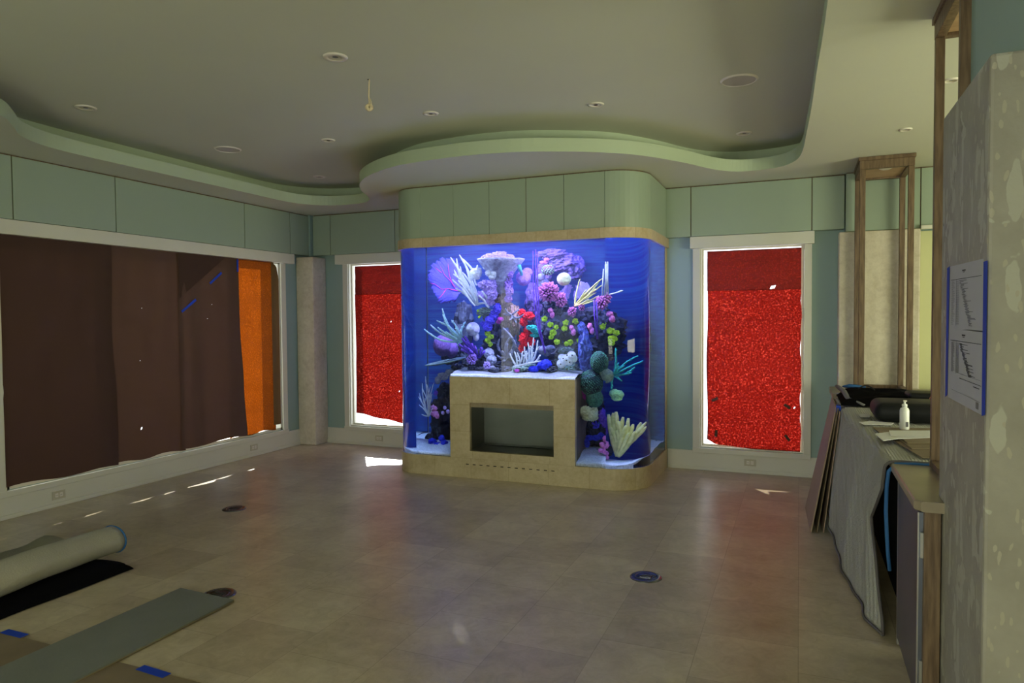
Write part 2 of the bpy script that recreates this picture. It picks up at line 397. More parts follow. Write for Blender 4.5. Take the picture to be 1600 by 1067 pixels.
vo = [bm.verts.new((x, y, ZS)) for x, y in outer]; vh = [bm.verts.new((x, y, ZS)) for x, y in hole]
eo = [bm.edges.new((vo[i], vo[(i+1) % 4])) for i in range(4)]; eh = [bm.edges.new((vh[i], vh[(i+1) % len(vh)])) for i in range(len(vh))]
bmesh.ops.triangle_fill(bm, edges=eo+eh, use_beauty=True)
struct(obj('trim_1', bm, 'paint_ceiling', loc=(0, 0, ZS)))
bm = bmesh.new(); n = len(hole)
lv = []
inner = offset_closed(hole, .022)
for ring, z in ((hole, ZS), (hole, ZL), (inner, ZL), (inner, ZS+.02), (cove, ZS+.02), (cove, ZC)):
    lv.append([bm.verts.new((x, y, z)) for x, y in ring])
for a in range(5):
    for i in range(n): bm.faces.new((lv[a][i], lv[a][(i+1) % n], lv[a+1][(i+1) % n], lv[a+1][i]))
o = struct(obj('trim_2', bm, 'paint_fascia', loc=(0, 0, ZS)))

# upper wall panels with fine shadow joints
def panel_run(name, cuts, horiz, face, back, z0=PB, z1=ZS-.012, gap=.0045):
    bm = bmesh.new()
    for a, b in zip(cuts[:-1], cuts[1:]):
        if horiz: box(bm, a+gap, b-gap, face, back, z0, z1, bev=.002)
        else: box(bm, back, face, a+gap, b-gap, z0, z1, bev=.002)
    a, b = cuts[0]+.01, cuts[-1]-.01
    bm2 = bmesh.new()
    if horiz: box(bm2, a, b, face+.012, back, z0+.01, ZS-.001)
    else: box(bm2, back, face-.012, a, b, z0+.01, ZS-.001)
    o = struct(obj(name, bm, 'paint_panel')); obj('joint_backing', bm2, 'wood_stain', o)
PF = YB-.09
panel_run('trim_4', [YF+.01, .1, 1.05, 1.98, 2.85, 3.70, 4.62, 6.25, 7.02, YB-.1], False, XL+.09, XL+.002)
panel_run('trim_5', [XL+.135, -5.56, -4.6, -3.9], True, PF, YB-.002)
panel_run('trim_6', [-1.35, -1.04, .11, .40], True, PF, YB-.002)
panel_run('trim_7', [.40, 1.02, 1.9, 2.8, 3.7, 4.49], True, YB-.16, YB-.002, z0=2.40)
struct(obj('trim_8', bx(XL+.095, XL+.125, YB-.125, YB-.002, PB, ZS), 'paint_wall'))
struct(obj('trim_9', bx(1.02, 4.49, YB-.20, YB-.165, 2.385, 2.42, bev=.004), 'paint_trim'))

mat('paint_wall_warm_lit', (.56, .57, .30), .6, var=.03, scale=1.)  # wall paint with warm light put into its colour
struct(obj('trim_10', bx(1.03, XR-.01, YB-.03, YB-.001, .21, 2.384), 'paint_wall_warm_lit'))
# baseboards
def bboard(name, b):
    struct(obj(name, b, 'paint_trim'))
bm = bmesh.new()
for a, b in ((XL+.02, -3.98), (-1.29, XR)): box(bm, a, b, YB-.02, YB, 0, .20, bev=.004); box(bm, a, b, YB-.032, YB, 0, .035, bev=.004)
bboard('baseboard_back', bm)
bm = bmesh.new(); box(bm, XL, XL+.02, YF, YB-.02, 0, .20, bev=.004); box(bm, XL, XL+.032, YF, YB-.03, 0, .035, bev=.004)
bboard('baseboard_left', bm)

# windows
def back_window(nm, W_, hx0, hx1, fx0, fx1):
    x0, x1, z0, z1 = W_
    bm = bmesh.new()                                        # casing on the wall face
    box(bm, fx0, x0, YB-.022, YB, z0-.02, z1, bev=.003); box(bm, x1, fx1, YB-.022, YB, z0-.02, z1, bev=.003)
    box(bm, fx0, fx1, YB-.035, YB, z0-.055, z0-.005, bev=.003)
    r = struct(obj(nm, bm, 'paint_trim', loc=((x0+x1)/2, YB, z0)))
    bm = bmesh.new()                                        # jamb and sash
    for (w0, ya_, yb_, zz_) in ((.012, -.001, .10, .010), (.028, .045, .085, .030)):
        box(bm, x0, x0+w0, YB+ya_, YB+yb_, z0, z1); box(bm, x1-w0, x1, YB+ya_, YB+yb_, z0, z1)
        box(bm, x0+w0, x1-w0, YB+ya_, YB+yb_, z0, z0+zz_); box(bm, x0+w0, x1-w0, YB+ya_, YB+yb_, z1-zz_, z1)
    obj('sash', bm, 'paint_trim', r)
    if nm == 'window_2': obj('sun_block_fin', bx(x0-.05, x0+.010, YB+.101, YB+.27, z0-.03, z1), 'white_fin', r)  # fin added outside to keep a sun stripe off the floor
    obj('pane', bx(x0+.028, x1-.028, YB+.062, YB+.068, z0+.03, z1-.03), 'window_glass', r)
    obj('header', bx(hx0, hx1, YB-.085, YB, 2.312, PB-.003, bev=.003), 'paint_trim', r)
back_window('window_1', WR, -1.05, .135, -1.03, .115)
back_window('window_2', WL, -5.50, -4.27, -5.43, -4.28)
y0, y1, z0, z1 = LW
bm = bmesh.new()
box(bm, XL, XL+.022, y0-.09, y0, z0-.02, z1, bev=.003); box(bm, XL, XL+.022, y1, y1+.085, z0-.02, z1, bev=.003)
box(bm, XL, XL+.035, y0-.09, y1+.085, z0-.055, z0-.005, bev=.003)
r = struct(obj('window_3', bm, 'paint_trim', loc=(XL, (y0+y1)/2, z0)))
bm = bmesh.new()
for yy in (y0, y1-.03): box(bm, XL-.16, XL-.001, yy, yy+.03, z0, z1)
for yy in (4.69, 5.77): box(bm, XL-.16, XL-.09, yy, yy+.06, z0, z1)
for zz in (z0, z1-.03): box(bm, XL-.16, XL-.001, y0, y1, zz, zz+.03)
obj('sash', bm, 'paint_trim', r); obj('pane', bx(XL-.141, XL-.135, y0+.03, y1-.03, z0+.03, z1-.03), 'window_glass', r)
obj('header', bx(XL, XL+.085, 3.2, 7.10, 2.312, PB-.003, bev=.003), 'paint_trim', r)
r = struct(obj('window_4', bx(XR-.02, XR, 1.8, 5.4, .5, .6, bev=.003), 'paint_trim')); obj('pane', bx(XR+.05, XR+.056, 1.9, 5.3, .6, 2.1), 'window_glass', r)
bm = bmesh.new()
for a_, b_ in ((-2.48, -2.40), (-.40, -.32)): box(bm, a_, b_, YF, YF+.02, 0, 2.83, bev=.003)
box(bm, -2.4, -.4, YF, YF+.02, 2.75, 2.83, bev=.003); box(bm, -1.43, -1.37, YF-.06, YF-.02, .05, 2.75)
r = struct(obj('door_1', bm, 'paint_trim')); obj('pane', bx(-2.4, -.4, YF-.068, YF-.062, .05, 2.75), 'window_glass', r)

r = struct(obj('window_6', bx(XL, XL+.02, -2.5, -1.2, .22, .3, bev=.003), 'paint_trim')); obj('pane', bx(XL-.06, XL-.054, -2.4, -1.3, .3, 2.3), 'window_glass', r)

# sheets of paper taped over the glass
def sheet(name, label, m, fn, nu=24, nv=40, cat='paper', group=None, holes=()):
    bm = bmesh.new(); grid(bm, nu, nv, fn)
    for (px, py, keep) in holes:                       # small tears that let daylight through
        best = None
        for f in bm.faces:
            c = f.calc_center_median(); d = ray(px, py)
            q = Vector((0, 0, CAMZ))+d*((c.y/d.y) if cat != 'left' and abs(c.x-XL) > .2 else (c.x/d.x))
            e = (q-c).length
            if best is None or e < best[0]: best = (e, f)
        f = best[1]; c = f.calc_center_median(); vs_ = [v.co.copy() for v in f.verts]
        inner = [bm.verts.new(c.lerp(v, keep*(1-.45*(i % 2)))) for i, v in enumerate(vs_)]
        ov = list(f.verts); bm.faces.remove(f)
        for i in range(4): bm.faces.new((ov[i], ov[(i+1) % 4], inner[(i+1) % 4], inner[i]))
    return tag(obj(name, bm, m, smooth=True), label, cat, group)
def wob(u, v, s, a): return a*noise.noise(Vector((u*3+s, v*4, s)))
def back_sheet(xa, xb, za, zb, seed, yo=.016, edge=None):
    def fn(u, v):
        x = xa+(xb-xa)*u; z = za+(zb-za)*v
        if edge: x, z = edge(u, v, x, z)
        return (x, YB+yo+wob(u, v, seed, .012)-.008*(1-v)*abs(u-.5), z)
    return fn
def edR(u, v, x, z):
    z += .05*math.exp(-(u/.06)**2)*(1-v)**12
    if u < .02: x += .006*math.sin(v*9)
    if u > .98: x += .004*math.sin(v*17)-.003*math.sin(v*43)
    if v < .02: z += .012*math.sin(u*5+1)-.03*u
    return x, z
def edL(u, v, x, z):
    if u < .05: x += .008*math.sin(v*3.0)
    z += (.130*(1-u)+.012+.006*math.sin(u*14))*(1-v)**9
    return x, z
sheet('window_paper', 'large red backlit paper sheet covering the window right of the aquarium', 'paper_red', back_sheet(-.888, .018, .262, 1.88, 1, edge=edR), holes=[(1243, 637, .5)])
sheet('window_paper', 'darker red doubled paper strip across the top of the window right of the aquarium', 'paper_red_double', back_sheet(-.888, .018, 1.872, 2.285, 2, yo=.013), 12, 8, holes=[(1210, 446, .8)])
sheet('window_paper', 'large red backlit paper sheet covering the window left of the aquarium', 'paper_red', back_sheet(-5.272, -4.385, .262, 1.93, 3, edge=edL), holes=[(611, 501, .4), (625, 609, .5)])
sheet('window_paper', 'darker red doubled paper strip across the top of the window left of the aquarium', 'paper_red_double', back_sheet(-5.262, -4.385, 1.922, 2.285, 4, yo=.013))
# the small dark tapes on the right red sheet
for (px, py, a, lab) in ((1117, 624, .5, 'upper left'), (1230, 635, -.6, 'upper right'), (1119, 677, 1.5, 'lower left'), (1230, 684, -.9, 'lower right')):
    d = ray(px, py); p = Vector((0, 0, CAMZ))+d*((YB-.012)/d.y)
    bm = bmesh.new(); box(bm, -.035, .035, -.001, .001, -.014, .014)
    bmesh.ops.rotate(bm, verts=bm.verts, matrix=Matrix.Rotation(-a, 3, 'Y')); bmesh.ops.translate(bm, verts=bm.verts, vec=p)
    tag(obj('tape_piece', bm, 'paper_brown'), 'short dark tape strip at the %s of the red paper right of the aquarium' % lab, 'tape')
def left_sheet(ya, yb, za, zb, seed, xo=.0, edge=None, amp=.012):
    def fn(u, v):
        y = ya+(yb-ya)*u; z = za+(zb-za)*v
        if edge: y, z = edge(u, v, y, z)
        return (XL+.012+xo+wob(u*2, v, seed, amp), y, z)
    return fn
def e1(u, v, y, z):
    if u > .98: y += .03*(1-v)+.012*math.sin(v*8)
    if v < .03: z += -.018*u+.01*math.sin(u*9)
    return y, z
def e2(u, v, y, z):
    if v < .03: z += .012*math.sin(u*11)-.015
    return y, z
def e3(u, v, y, z):
    y += u*(.10*(1-v)**2-.02)
    if v < .03: z += -.012*math.sin(u*7)
    return y, z
def e4(u, v, y, z):
    if u > .98 and v > .9: y -= .25*(v-.9)
    if v < .03: z += .01*math.sin(u*6)
    return y, z
sheet('window_paper', 'darkest brown paper sheet at the far left of the wide window', 'paper_brown_dark', left_sheet(3.62, 4.60, .262, 2.32, 11, .014, e1))
sheet('window_paper', 'second brown paper sheet on the wide left window, with small pinholes', 'paper_brown', left_sheet(4.55, 5.42, .272, 2.32, 12, .004, e2), holes=[(223, 668, .55), (217, 563, .18), (223, 485, .15)])
sheet('window_paper', 'third brown paper sheet on the wide left window, next to the orange one', 'paper_brown', left_sheet(5.36, 6.22, .268, 2.32, 13, .016, e3), holes=[(261, 653, .25), (331, 474, .15), (324, 494, .15)])
sheet('window_paper', 'glowing orange paper sheet near the corner on the wide left window', 'paper_orange', left_sheet(6.05, 6.80, .278, 2.32, 14, -.008, e2))
def curl(u, v):
    y = 6.745+.13*u-(.30*max(0, v-.90) if u > .3 else 0)
    z = .32+2.0*v-(.10*u*max(0, v-.88)*6)
    return (XL+.02+.022*math.sin(u*PI), y, z)
sheet('window_paper', 'olive brown curled paper edge along the right of the orange sheet', 'paper_olive', curl, 8, 30)
bm = bmesh.new()
def tri(u, v): return (XL+.034, 5.37+.62*u, 2.318-(.46*(1-u)+.02)*v)
sheet('window_paper', 'reddish brown triangular paper flap at the top of the wide left window', 'paper_brown_dark', tri, 10, 8)
for (a, b, lab) in (((284, 487), (306, 468), 'lower blue tape dash along the flap on the brown window paper'), ((328, 443), (346, 426), 'upper blue tape dash along the flap on the brown window paper')):
    P = []
    for q in (a, b):
        d = ray(*q); P.append(Vector((0, 0, CAMZ))+d*((XL+.042)/d.x))
    t = (P[1]-P[0]); nrm = Vector((1, 0, 0)); s = t.cross(nrm).normalized()*.013
    bm = bmesh.new(); vs = [bm.verts.new(p) for p in (P[0]-s, P[1]-s, P[1]+s, P[0]+s)]; f = bm.faces.new(vs)
    ex = bmesh.ops.extrude_face_region(bm, geom=[f]); bmesh.ops.translate(bm, verts=[g for g in ex['geom'] if isinstance(g, bmesh.types.BMVert)], vec=(.002, 0, 0))
    tag(obj('tape_piece', bm, 'blue_tape'), lab, 'tape')
tag(obj('tape_piece', bx(XL+.036, XL+.039, 6.17, 6.195, 2.16, 2.30), 'blue_tape'), 'upright blue tape strip where brown paper meets the orange sheet', 'tape')

# stone columns in the corners
def column(name, label, x0, x1, y0, y1, z1, m, bev=.012):
    return tag(obj(name, bx(x0, x1, y0, y1, 0, z1, bev=bev), m), label, 'column')
column('stone_column', 'pale stone corner column between the wide left window and the left red window', XL+.005, -5.70, 7.22, YB-.005, 2.405, 'stone_column')
column('stone_column', 'pale stone column standing behind the far wooden display frame', .345, 1.02, 7.30, YB-.005, 2.395, 'stone_column')

# ================================================================== AQUARIUM
AX0, AX1, AY0, AY1 = -3.975, -1.295, 6.265, YB-.004
def rr_outline(x0, x1, y0, y1, rl, rr, seg=12, grow=0):
    x0 -= grow; x1 += grow; y0 -= grow; rl += grow; rr += grow
    pts = [(x0, y1)]
    for i in range(seg+1):
        a = PI+PI/2*i/seg; pts.append((x0+rl+rl*math.cos(a), y0+rl+rl*math.sin(a)))
    for i in range(seg+1):
        a = 1.5*PI+PI/2*i/seg; pts.append((x1-rr+rr*math.cos(a), y0+rr+rr*math.sin(a)))
    pts.append((x1, y1))
    return pts
aq = thing('aquarium', 'large built-in saltwater aquarium with rounded corners glowing blue and violet', 'aquarium', (-2.63, 6.9, 0))
RL, RR = .30, .36
bm = bmesh.new(); extrude_outline(bm, rr_outline(AX0, AX1, AY0, AY1, RL, RR), 0, .20)
obj('base', bm, 'stone_base', aq)
bm = bmesh.new(); o1 = rr_outline(AX0, AX1, AY0, AY1, RL, RR, grow=.015); o2 = rr_outline(AX0, AX1, AY0, AY1, RL, RR, grow=-.010)
rg = [[bm.verts.new((x, y, z)) for x, y in o_] for o_, z in ((o1, 2.335), (o1, 2.43), (o2, 2.43), (o2, 2.335))]
for a in range(4):
    for i in range(len(o1)-1): bm.faces.new((rg[a][i], rg[a][i+1], rg[(a+1) % 4][i+1], rg[(a+1) % 4][i]))
obj('top_band', bm, 'stone_band', aq)
# hood panels above, curved, with joints
ol = rr_outline(AX0, AX1, AY0, AY1, RL, RR)
bm = bmesh.new(); extrude_outline(bm, rr_outline(AX0, AX1, AY0, AY1, RL, RR, grow=-.008), 2.432, ZS-.001); obj('hood_backing', bm, 'wood_stain', aq)
def hood_piece(pts):
    bm = bmesh.new(); n = len(pts); cz = (-2.63, 6.95)
    a = [bm.verts.new((x, y, 2.432)) for x, y in pts]; b = [bm.verts.new((x, y, ZS-.012)) for x, y in pts]
    for i in range(n-1): bm.faces.new((a[i], a[i+1], b[i+1], b[i]))
    f = bm.faces[:]
    ex = bmesh.ops.extrude_face_region(bm, geom=f)
    for g in ex['geom']:
        if isinstance(g, bmesh.types.BMVert):
            d = Vector((cz[0]-g.co.x, cz[1]-g.co.y)).normalized()*.012; g.co.x += d.x; g.co.y += d.y
    return bm
def xb(px):                                      # front-plane x of a joint seen at px
    d = ray(px, 330); return (d.x/d.y)*AY0
joints = [xb(p) for p in (656, 708, 764, 822, 881, 945)]
g = .003
L_ = [p for p in ol if p[0] < joints[0]-.01]+[(joints[0]-g, AY0)]
R_ = [(joints[-1]+g, AY0)]+[p for p in ol if p[0] > joints[-1]+.01]
obj('hood_panel', hood_piece(L_), 'paint_panel', aq, smooth=False)
for a, b in zip(joints[:-1], joints[1:]): obj('hood_panel', hood_piece([(a+g, AY0), (b-g, AY0)]), 'paint_panel', aq)
obj('hood_panel', hood_piece(R_), 'paint_panel', aq)
# stone jamb at the right back, back panel, hidden top tray
obj('back_jamb', bx(-1.36, AX1-.004, 7.40, AY1, .20, 2.335, bev=.004), 'stone_band', aq)
mat('tank_back', (.035, .17, .50), .5, col2=(.014, .040, .36), scale=3.2, stretch=(.8, 1, 16))  # stretched teal streaks imitate reef reflections in the water
obj('back_panel', bx(AX0+.02, AX1-.012, 7.374, 7.398, .20, 2.42), 'tank_back', aq)
# the water body (with its acrylic skin)
gl_ = rr_outline(AX0+.012, AX1-.012, GLASS_Y, 7.372, RL-.012, RR-.012, seg=20)
bm = bmesh.new(); extrude_outline(bm, gl_, .202, 2.424)
o = obj('water', bm, 'aquarium_water', aq)
for p in o.data.polygons: p.use_smooth = abs(p.normal.z) < .5 and p.area < .2
# sand
mat('sand', (.62, .66, .66), .9, col2=(.42, .44, .43), scale=60, bump=.4, bscale=120)
mat('sand_side', (.16, .14, .13), .9, var=.3, scale=60)
def sand(name, x0, x1, y0, y1, z0, hfn, parent=None):
    bm = bmesh.new(); nu, nv = 40, 24
    g = grid(bm, nu, nv, lambda u, v: (x0+(x1-x0)*u, y0+(y1-y0)*v, hfn(x0+(x1-x0)*u, y0+(y1-y0)*v)))
    edge = [g[i][0] for i in range(nu+1)]
    low = [bm.verts.new((v.co.x, v.co.y, z0)) for v in edge]
    sf = [bm.faces.new((edge[i], edge[i+1], low[i+1], low[i])) for i in range(nu)]
    o = obj(name, bm, ['sand', 'sand_side'], parent, smooth=True)
    return o
def h_base(lo, hi, s):
    return lambda x, y: lo+(hi-lo)*min(1, (y-6.29)/.35)+.02*noise.noise(Vector((x*4+s, y*4, 0)))+.012*noise.noise(Vector((x*9, y*9, s)))
def clipx(o):
    # keep sand inside the rounded corners
    for v in o.data.vertices:
        p = v.co+o.location if o.parent is None else v.co+wloc(o)
        if p.x < AX0+.02+RL and p.y < GLASS_Y+RL:
            cx, cy = AX0+.012+RL, GLASS_Y+RL; d = Vector((p.x-cx, p.y-cy))
            if d.length > RL-.02 and d.x < 0 and d.y < 0: d = d.normalized()*(RL-.022); v.co.x += cx+d.x-p.x; v.co.y += cy+d.y-p.y
        if p.x > AX1-.02-RR and p.y < GLASS_Y+RR:
            cx, cy = AX1-.012-RR, GLASS_Y+RR; d = Vector((p.x-cx, p.y-cy))
            if d.length > RR-.02 and d.x > 0 and d.y < 0: d = d.normalized()*(RR-.022); v.co.x += cx+d.x-p.x; v.co.y += cy+d.y-p.y
def sand_thing(nm, lab, *a):
    o = sand(nm, *a); clipx(o); o['kind'] = 'stuff'; tag(o, lab, 'sand'); return o
sand_thing('sand_bed', 'pale blue-lit sand on the tank floor left of the fireplace', AX0+.02, -3.275, 6.285, 7.36, .203, h_base(.235, .30, 1))
sand_thing('sand_bed', 'pale blue-lit sand on the tank floor right of the fireplace', -1.945, AX1-.02, 6.285, 7.36, .203, h_base(.235, .31, 2))
sand_thing('sand_bed', 'bright sand ledge on top of the fireplace surround', -3.27, -1.95, 6.285, 7.0, 1.012, h_base(1.035, 1.09, 5))

# fireplace
fp = thing('fireplace', 'travertine fireplace surround with rectangular steel firebox set into the aquarium', 'fireplace', (-2.61, 6.6, .2))
FX0, FX1, FZ1 = -3.268, -1.948, 1.022; OX0, OX1, OZ0, OZ1 = -3.05, -2.16, .275, .765
bm = bmesh.new(); fy0, fy1 = AY0-.004, 6.33
box(bm, FX0, OX0, fy0, fy1, .20, FZ1); box(bm, OX1, FX1, fy0, fy1, .20, FZ1); box(bm, OX0, OX1, fy0, fy1, OZ1, FZ1); box(bm, OX0, OX1, fy0, fy1, .20, OZ0)
obj('surround', bm, 'stone_base', fp)
bm = bmesh.new(); box(bm, FX0+.002, OX0, 6.33, 6.95, .203, FZ1-.012); box(bm, OX1, FX1-.002, 6.33, 6.95, .203, FZ1-.012); box(bm, OX0, OX1, 6.76, 6.95, .203, FZ1-.012); box(bm, OX0, OX1, 6.33, 6.76, OZ1, FZ1-.012)
obj('housing', bm, 'wood_stain', fp)
obj('lintel', bx(OX0, OX1, 6.305, 6.332, .715, OZ1), 'stone_band', fp)
bm = bmesh.new(); ya, yb = 6.335, 6.74
for q in (((OX0+.002, ya, OZ0), (OX0+.002, yb, OZ0), (OX0+.002, yb, .76), (OX0+.002, ya, .76)), ((OX1-.002, ya, OZ0), (OX1-.002, yb, OZ0), (OX1-.002, yb, .76), (OX1-.002, ya, .76)),
          ((OX0, yb, OZ0), (OX1, yb, OZ0), (OX1, yb, .76), (OX0, yb, .76)), ((OX0, ya-.02, OZ0+.004), (OX1, ya-.02, OZ0+.004), (OX1, yb, OZ0+.03), (OX0, yb, OZ0+.03)), ((OX0, ya, .758), (OX1, ya, .758), (OX1, yb, .758), (OX0, yb, .758))):
    bm.faces.new([bm.verts.new(p) for p in q])
obj('firebox', bm, 'steel', fp)
bm = bmesh.new(); box(bm, OX0+.05, OX1-.05, 6.60, 6.615, OZ0+.008, OZ0+.028); obj('burner', bm, 'black_plastic', fp)
bm = bmesh.new(); lathe(bm, [(.004, -.004), (.012, 0), (.004, .004)], -2.30, 6.55, OZ0+.03, 10); obj('fitting', bm, 'black_plastic', fp)
for i in range(13):
    x = -3.08+.91*i/12
    obj('vent_slot', bx(x-.016, x+.016, AY0-.0015, AY0+.004, .136, .144), 'dark_hole', aq)

# ------------------------------------------------------------------ REEF
def blob(bm, c, r, sq=(1, 1, 1), sub=3, amp=.15, freq=2.5, seed=0):
    t = bmesh.ops.create_icosphere(bm, subdivisions=sub, radius=1)
    for v in t['verts']:
        d = v.co.normalized(); f = 1+amp*noise.fractal(d*freq+Vector((seed, seed*.7, 0)), 1., 2., 3)
        v.co = Vector((d.x*sq[0], d.y*sq[1], d.z*sq[2]))*r*f+Vector(c)
def cmat(name, c, c2=None, rough=.7, scale=40, bump=.6):
    return mat('coral_'+name, c, .85, spec=.15, col2=c2 or tuple(x*.55 for x in c), scale=scale, bump=bump, bscale=scale*1.5)
cmat('white', (.93, .96, .94), (.74, .82, .86)); cmat('paleteal', (.55, .84, .78), (.35, .62, .60)); cmat('cream', (.92, .88, .36), (.70, .68, .24), scale=25)
cmat('lilac', (.42, .26, .72), (.26, .14, .52)); cmat('purple', (.20, .09, .62), (.10, .04, .38)); cmat('violetblue', (.10, .07, .70), (.05, .04, .45))
cmat('magenta', (.50, .04, .42)); cmat('pink', (.85, .28, .62), (.55, .12, .42)); cmat('pinkpurple', (.78, .30, .62), (.50, .14, .42)); cmat('core', (.05, .012, .07), (.02, .004, .03)); cmat('coregreen', (.02, .05, .04), (.01, .02, .02))
cmat('red', (.85, .02, .02), (.5, .005, .01)); cmat('lime', (.55, .80, .03), (.28, .48, .02), scale=60); cmat('mint', (.45, .85, .40), (.22, .5, .25), scale=60)
cmat('yellow', (.72, .74, .42), (.55, .56, .30)); cmat('green', (.09, .28, .16), (.03, .11, .07), scale=70, bump=1.); cmat('greygreen', (.24, .33, .24), (.12, .18, .14))
cmat('teal', (.05, .50, .42), (.02, .28, .26)); cmat('rock', (.035, .038, .05), (.005, .005, .010), scale=14, bump=1.); cmat('rockpurple', (.09, .05, .16), (.014, .012, .035), scale=10, bump=1.)
cmat('rockpale', (.50, .55, .58), (.22, .22, .36), scale=14, bump=1.); cmat('grey', (.25, .27, .34), (.10, .10, .16), scale=30); cmat('blue', (.03, .05, .62), (.02, .02, .35)); cmat('slate', (.16, .22, .55), (.10, .10, .38), scale=30)
cmat('brown', (.22, .15, .10), (.10, .06, .06)); cmat('fan', (.07, .055, .42), (.045, .03, .30), scale=90, bump=.8); cmat('vein', (.45, .03, .30)); cmat('dimpurple', (.13, .06, .20), (.08, .04, .14))
cmat('tube', (.08, .45, .50)); cmat('lavender', (.55, .42, .85), (.38, .28, .65))

def rock(label, spec, m='coral_rock', amp=.3, sub=4, name='live_rock', cat='rock'):
    bm = bmesh.new()
    for i, (px, py, Y, rx, rz) in enumerate(spec):
        ry = min((rx+rz)/2*PX, .16)
        blob(bm, tp(px, py, Y), 1, (rx*PX, ry, rz*PX), sub, amp, 3.2, i*3.1+px*.01)
    return tag(obj(name, bm, m, smooth=False), label, cat)
def ball(name, label, spec, m, amp=.06, cat='coral', freq=4, sub=4, parts=()):
    bm = bmesh.new()
    if amp > .14: amp *= 2.3; freq *= 1.6
    elif amp > .09: amp *= 1.8; freq *= 1.5
    for i, (px, py, Y, rx, rz) in enumerate(spec): blob(bm, tp(px, py, Y), 1, (rx*PX, (rx+rz)/2*PX, rz*PX), sub if rx > 6 else 3, amp, freq, i*1.7+px*.1)
    return tag(obj(name, bm, m, smooth=True), label, cat)
def branches(name, label, base, tips, m, r0, r1, bend=.15, knob=0., n=6, stub=0, cat='coral', group=None, sway=0):
    bm = bmesh.new(); B = tp(*base)
    for i, t in enumerate(tips):
        T = tp(*t[:3]); b = tp(*t[3:6]) if len(t) >= 6 else B
        d = T-b; side = Vector((-d.z, .3*d.x, d.x)).normalized()*d.length*bend*random.uniform(-1, 1)
        pts, rs = [], []; K = 9
        for j in range(K+1):
            s = j/K
            p = b.lerp(T, s)+side*math.sin(s*PI)+Vector((noise.noise(Vector((i, j, 1.3))), noise.noise(Vector((i, j, 7.7))), noise.noise(Vector((i, j, 4.1)))))*.010*s*(1+sway)
            pts.append(p); rs.append((r0+(r1-r0)*s)*(1+knob*math.sin(j*2.4+i)))
        rs[-1] *= .6
        tube(bm, pts, rs, n)
        for q in range(stub):
            s = random.uniform(.3, .97); p = pts[int(s*K)]; u = (d.normalized()*.6+Vector((random.uniform(-1, 1), random.uniform(-1, 1), random.uniform(-1, 1)))*.7).normalized()
            tube(bm, [p, p+u*random.uniform(.008, .022)], [r1*1.0, r1*.55], 5)
    return tag(obj(name, bm, m, smooth=True), label, cat, group)
def fingers(name, label, c, rx, rz, m, count, length, fr, cat='coral', low=-.3, core=.8):
    """dome covered with stubby outward fingers"""
    bm = bmesh.new(); P = tp(*c); rx *= PX; rz *= PX; ry = min(rx, rz)
    bc = bmesh.new(); blob(bc, P, 1, (rx*core, ry*core, rz*core), 3, .1, 3, 2)
    for i in range(count):
        z = 1-2*(i+.5)/count; a = i*2.39996
        d = Vector((math.sqrt(1-z*z)*math.cos(a), math.sqrt(1-z*z)*math.sin(a), z))
        if d.z < low and d.y > .4: continue
        s = Vector((d.x*rx*core*.9, d.y*ry*core*.9, d.z*rz*core*.9)); u = (d+Vector((random.uniform(-.3, .3), random.uniform(-.3, .3), random.uniform(-.2, .4)))).normalized()
        L = length*random.uniform(.7, 1.3)
        tube(bm, [P+s, P+s+u*L*.6, P+s+u*L], [fr*.8, fr*1.15, fr*.6], 6)
    t = thing(name, label, cat, P-Vector((0, 0, rz)))
    obj('core', bc, 'coral_coregreen' if 'green' in m else 'coral_core', t, smooth=True)
    obj('fingers', bm, m, t, smooth=True)
    return t
def tubes(name, label, base, tips, r, m, cat='sponge'):
    bm = bmesh.new()
    for t in tips:
        T = tp(*t[:3]); b = tp(*base)+(T-tp(*base))*.1; d = (T-b).normalized()
        rg = tube(bm, [b, b.lerp(T, .5), T, T+d*.004, T-d*.02], [r*.75, r*.9, r*1.1, r*.8, r*.6], 8)
    return tag(obj(name, bm, m, smooth=True), label, cat)
def plate(name, label, a, b, Y, thick, m, depth=.11, cone=None, cat='coral', tilt=0.):
    A = tp(*a, Y); B = tp(*b, Y); c = (A+B)/2; rx = (B-A).length/2; ang = math.atan2(B.z-A.z, B.x-A.x)
    bm = bmesh.new(); n = 40; prof = [(0, 0), (.5, .01), (.92, .35), (1., .7), (.97, 1.), (.6, .8), (0, .7)]
    if cone: prof = [(0, -cone/thick), (.20, -cone/thick*.95), (.38, -cone/thick*.62), (.62, -cone/thick*.32), (.86, -cone/thick*.10), (1., .3), (1.02, 1.), (.6, .6), (0, .4)]
    rings = []
    for r, z in prof:
        ring = []
        for k_ in range(n):
            t = 2*PI*k_/n; w_ = 1+.10*noise.noise(Vector((math.cos(t)*2, math.sin(t)*2, px_seed(a))))
            p = Vector((r*rx*w_*math.cos(t), r*depth*w_*math.sin(t), z*thick+.006*noise.noise(Vector((t*4, r*5, 1)))+tilt*r*math.sin(t)*depth))
            ring.append(bm.verts.new(c+Vector((p.x*math.cos(ang)-p.z*math.sin(ang), p.y, p.x*math.sin(ang)+p.z*math.cos(ang)))))
        rings.append(ring)
    for i in range(len(rings)-1):
        for k_ in range(n): bm.faces.new((rings[i][k_], rings[i][(k_+1) % n], rings[i+1][(k_+1) % n], rings[i+1][k_]))
    bmesh.ops.remove_doubles(bm, verts=bm.verts, dist=.0005)
    return tag(obj(name, bm, m, smooth=True), label, cat)
def px_seed(a): return a[0]*.13
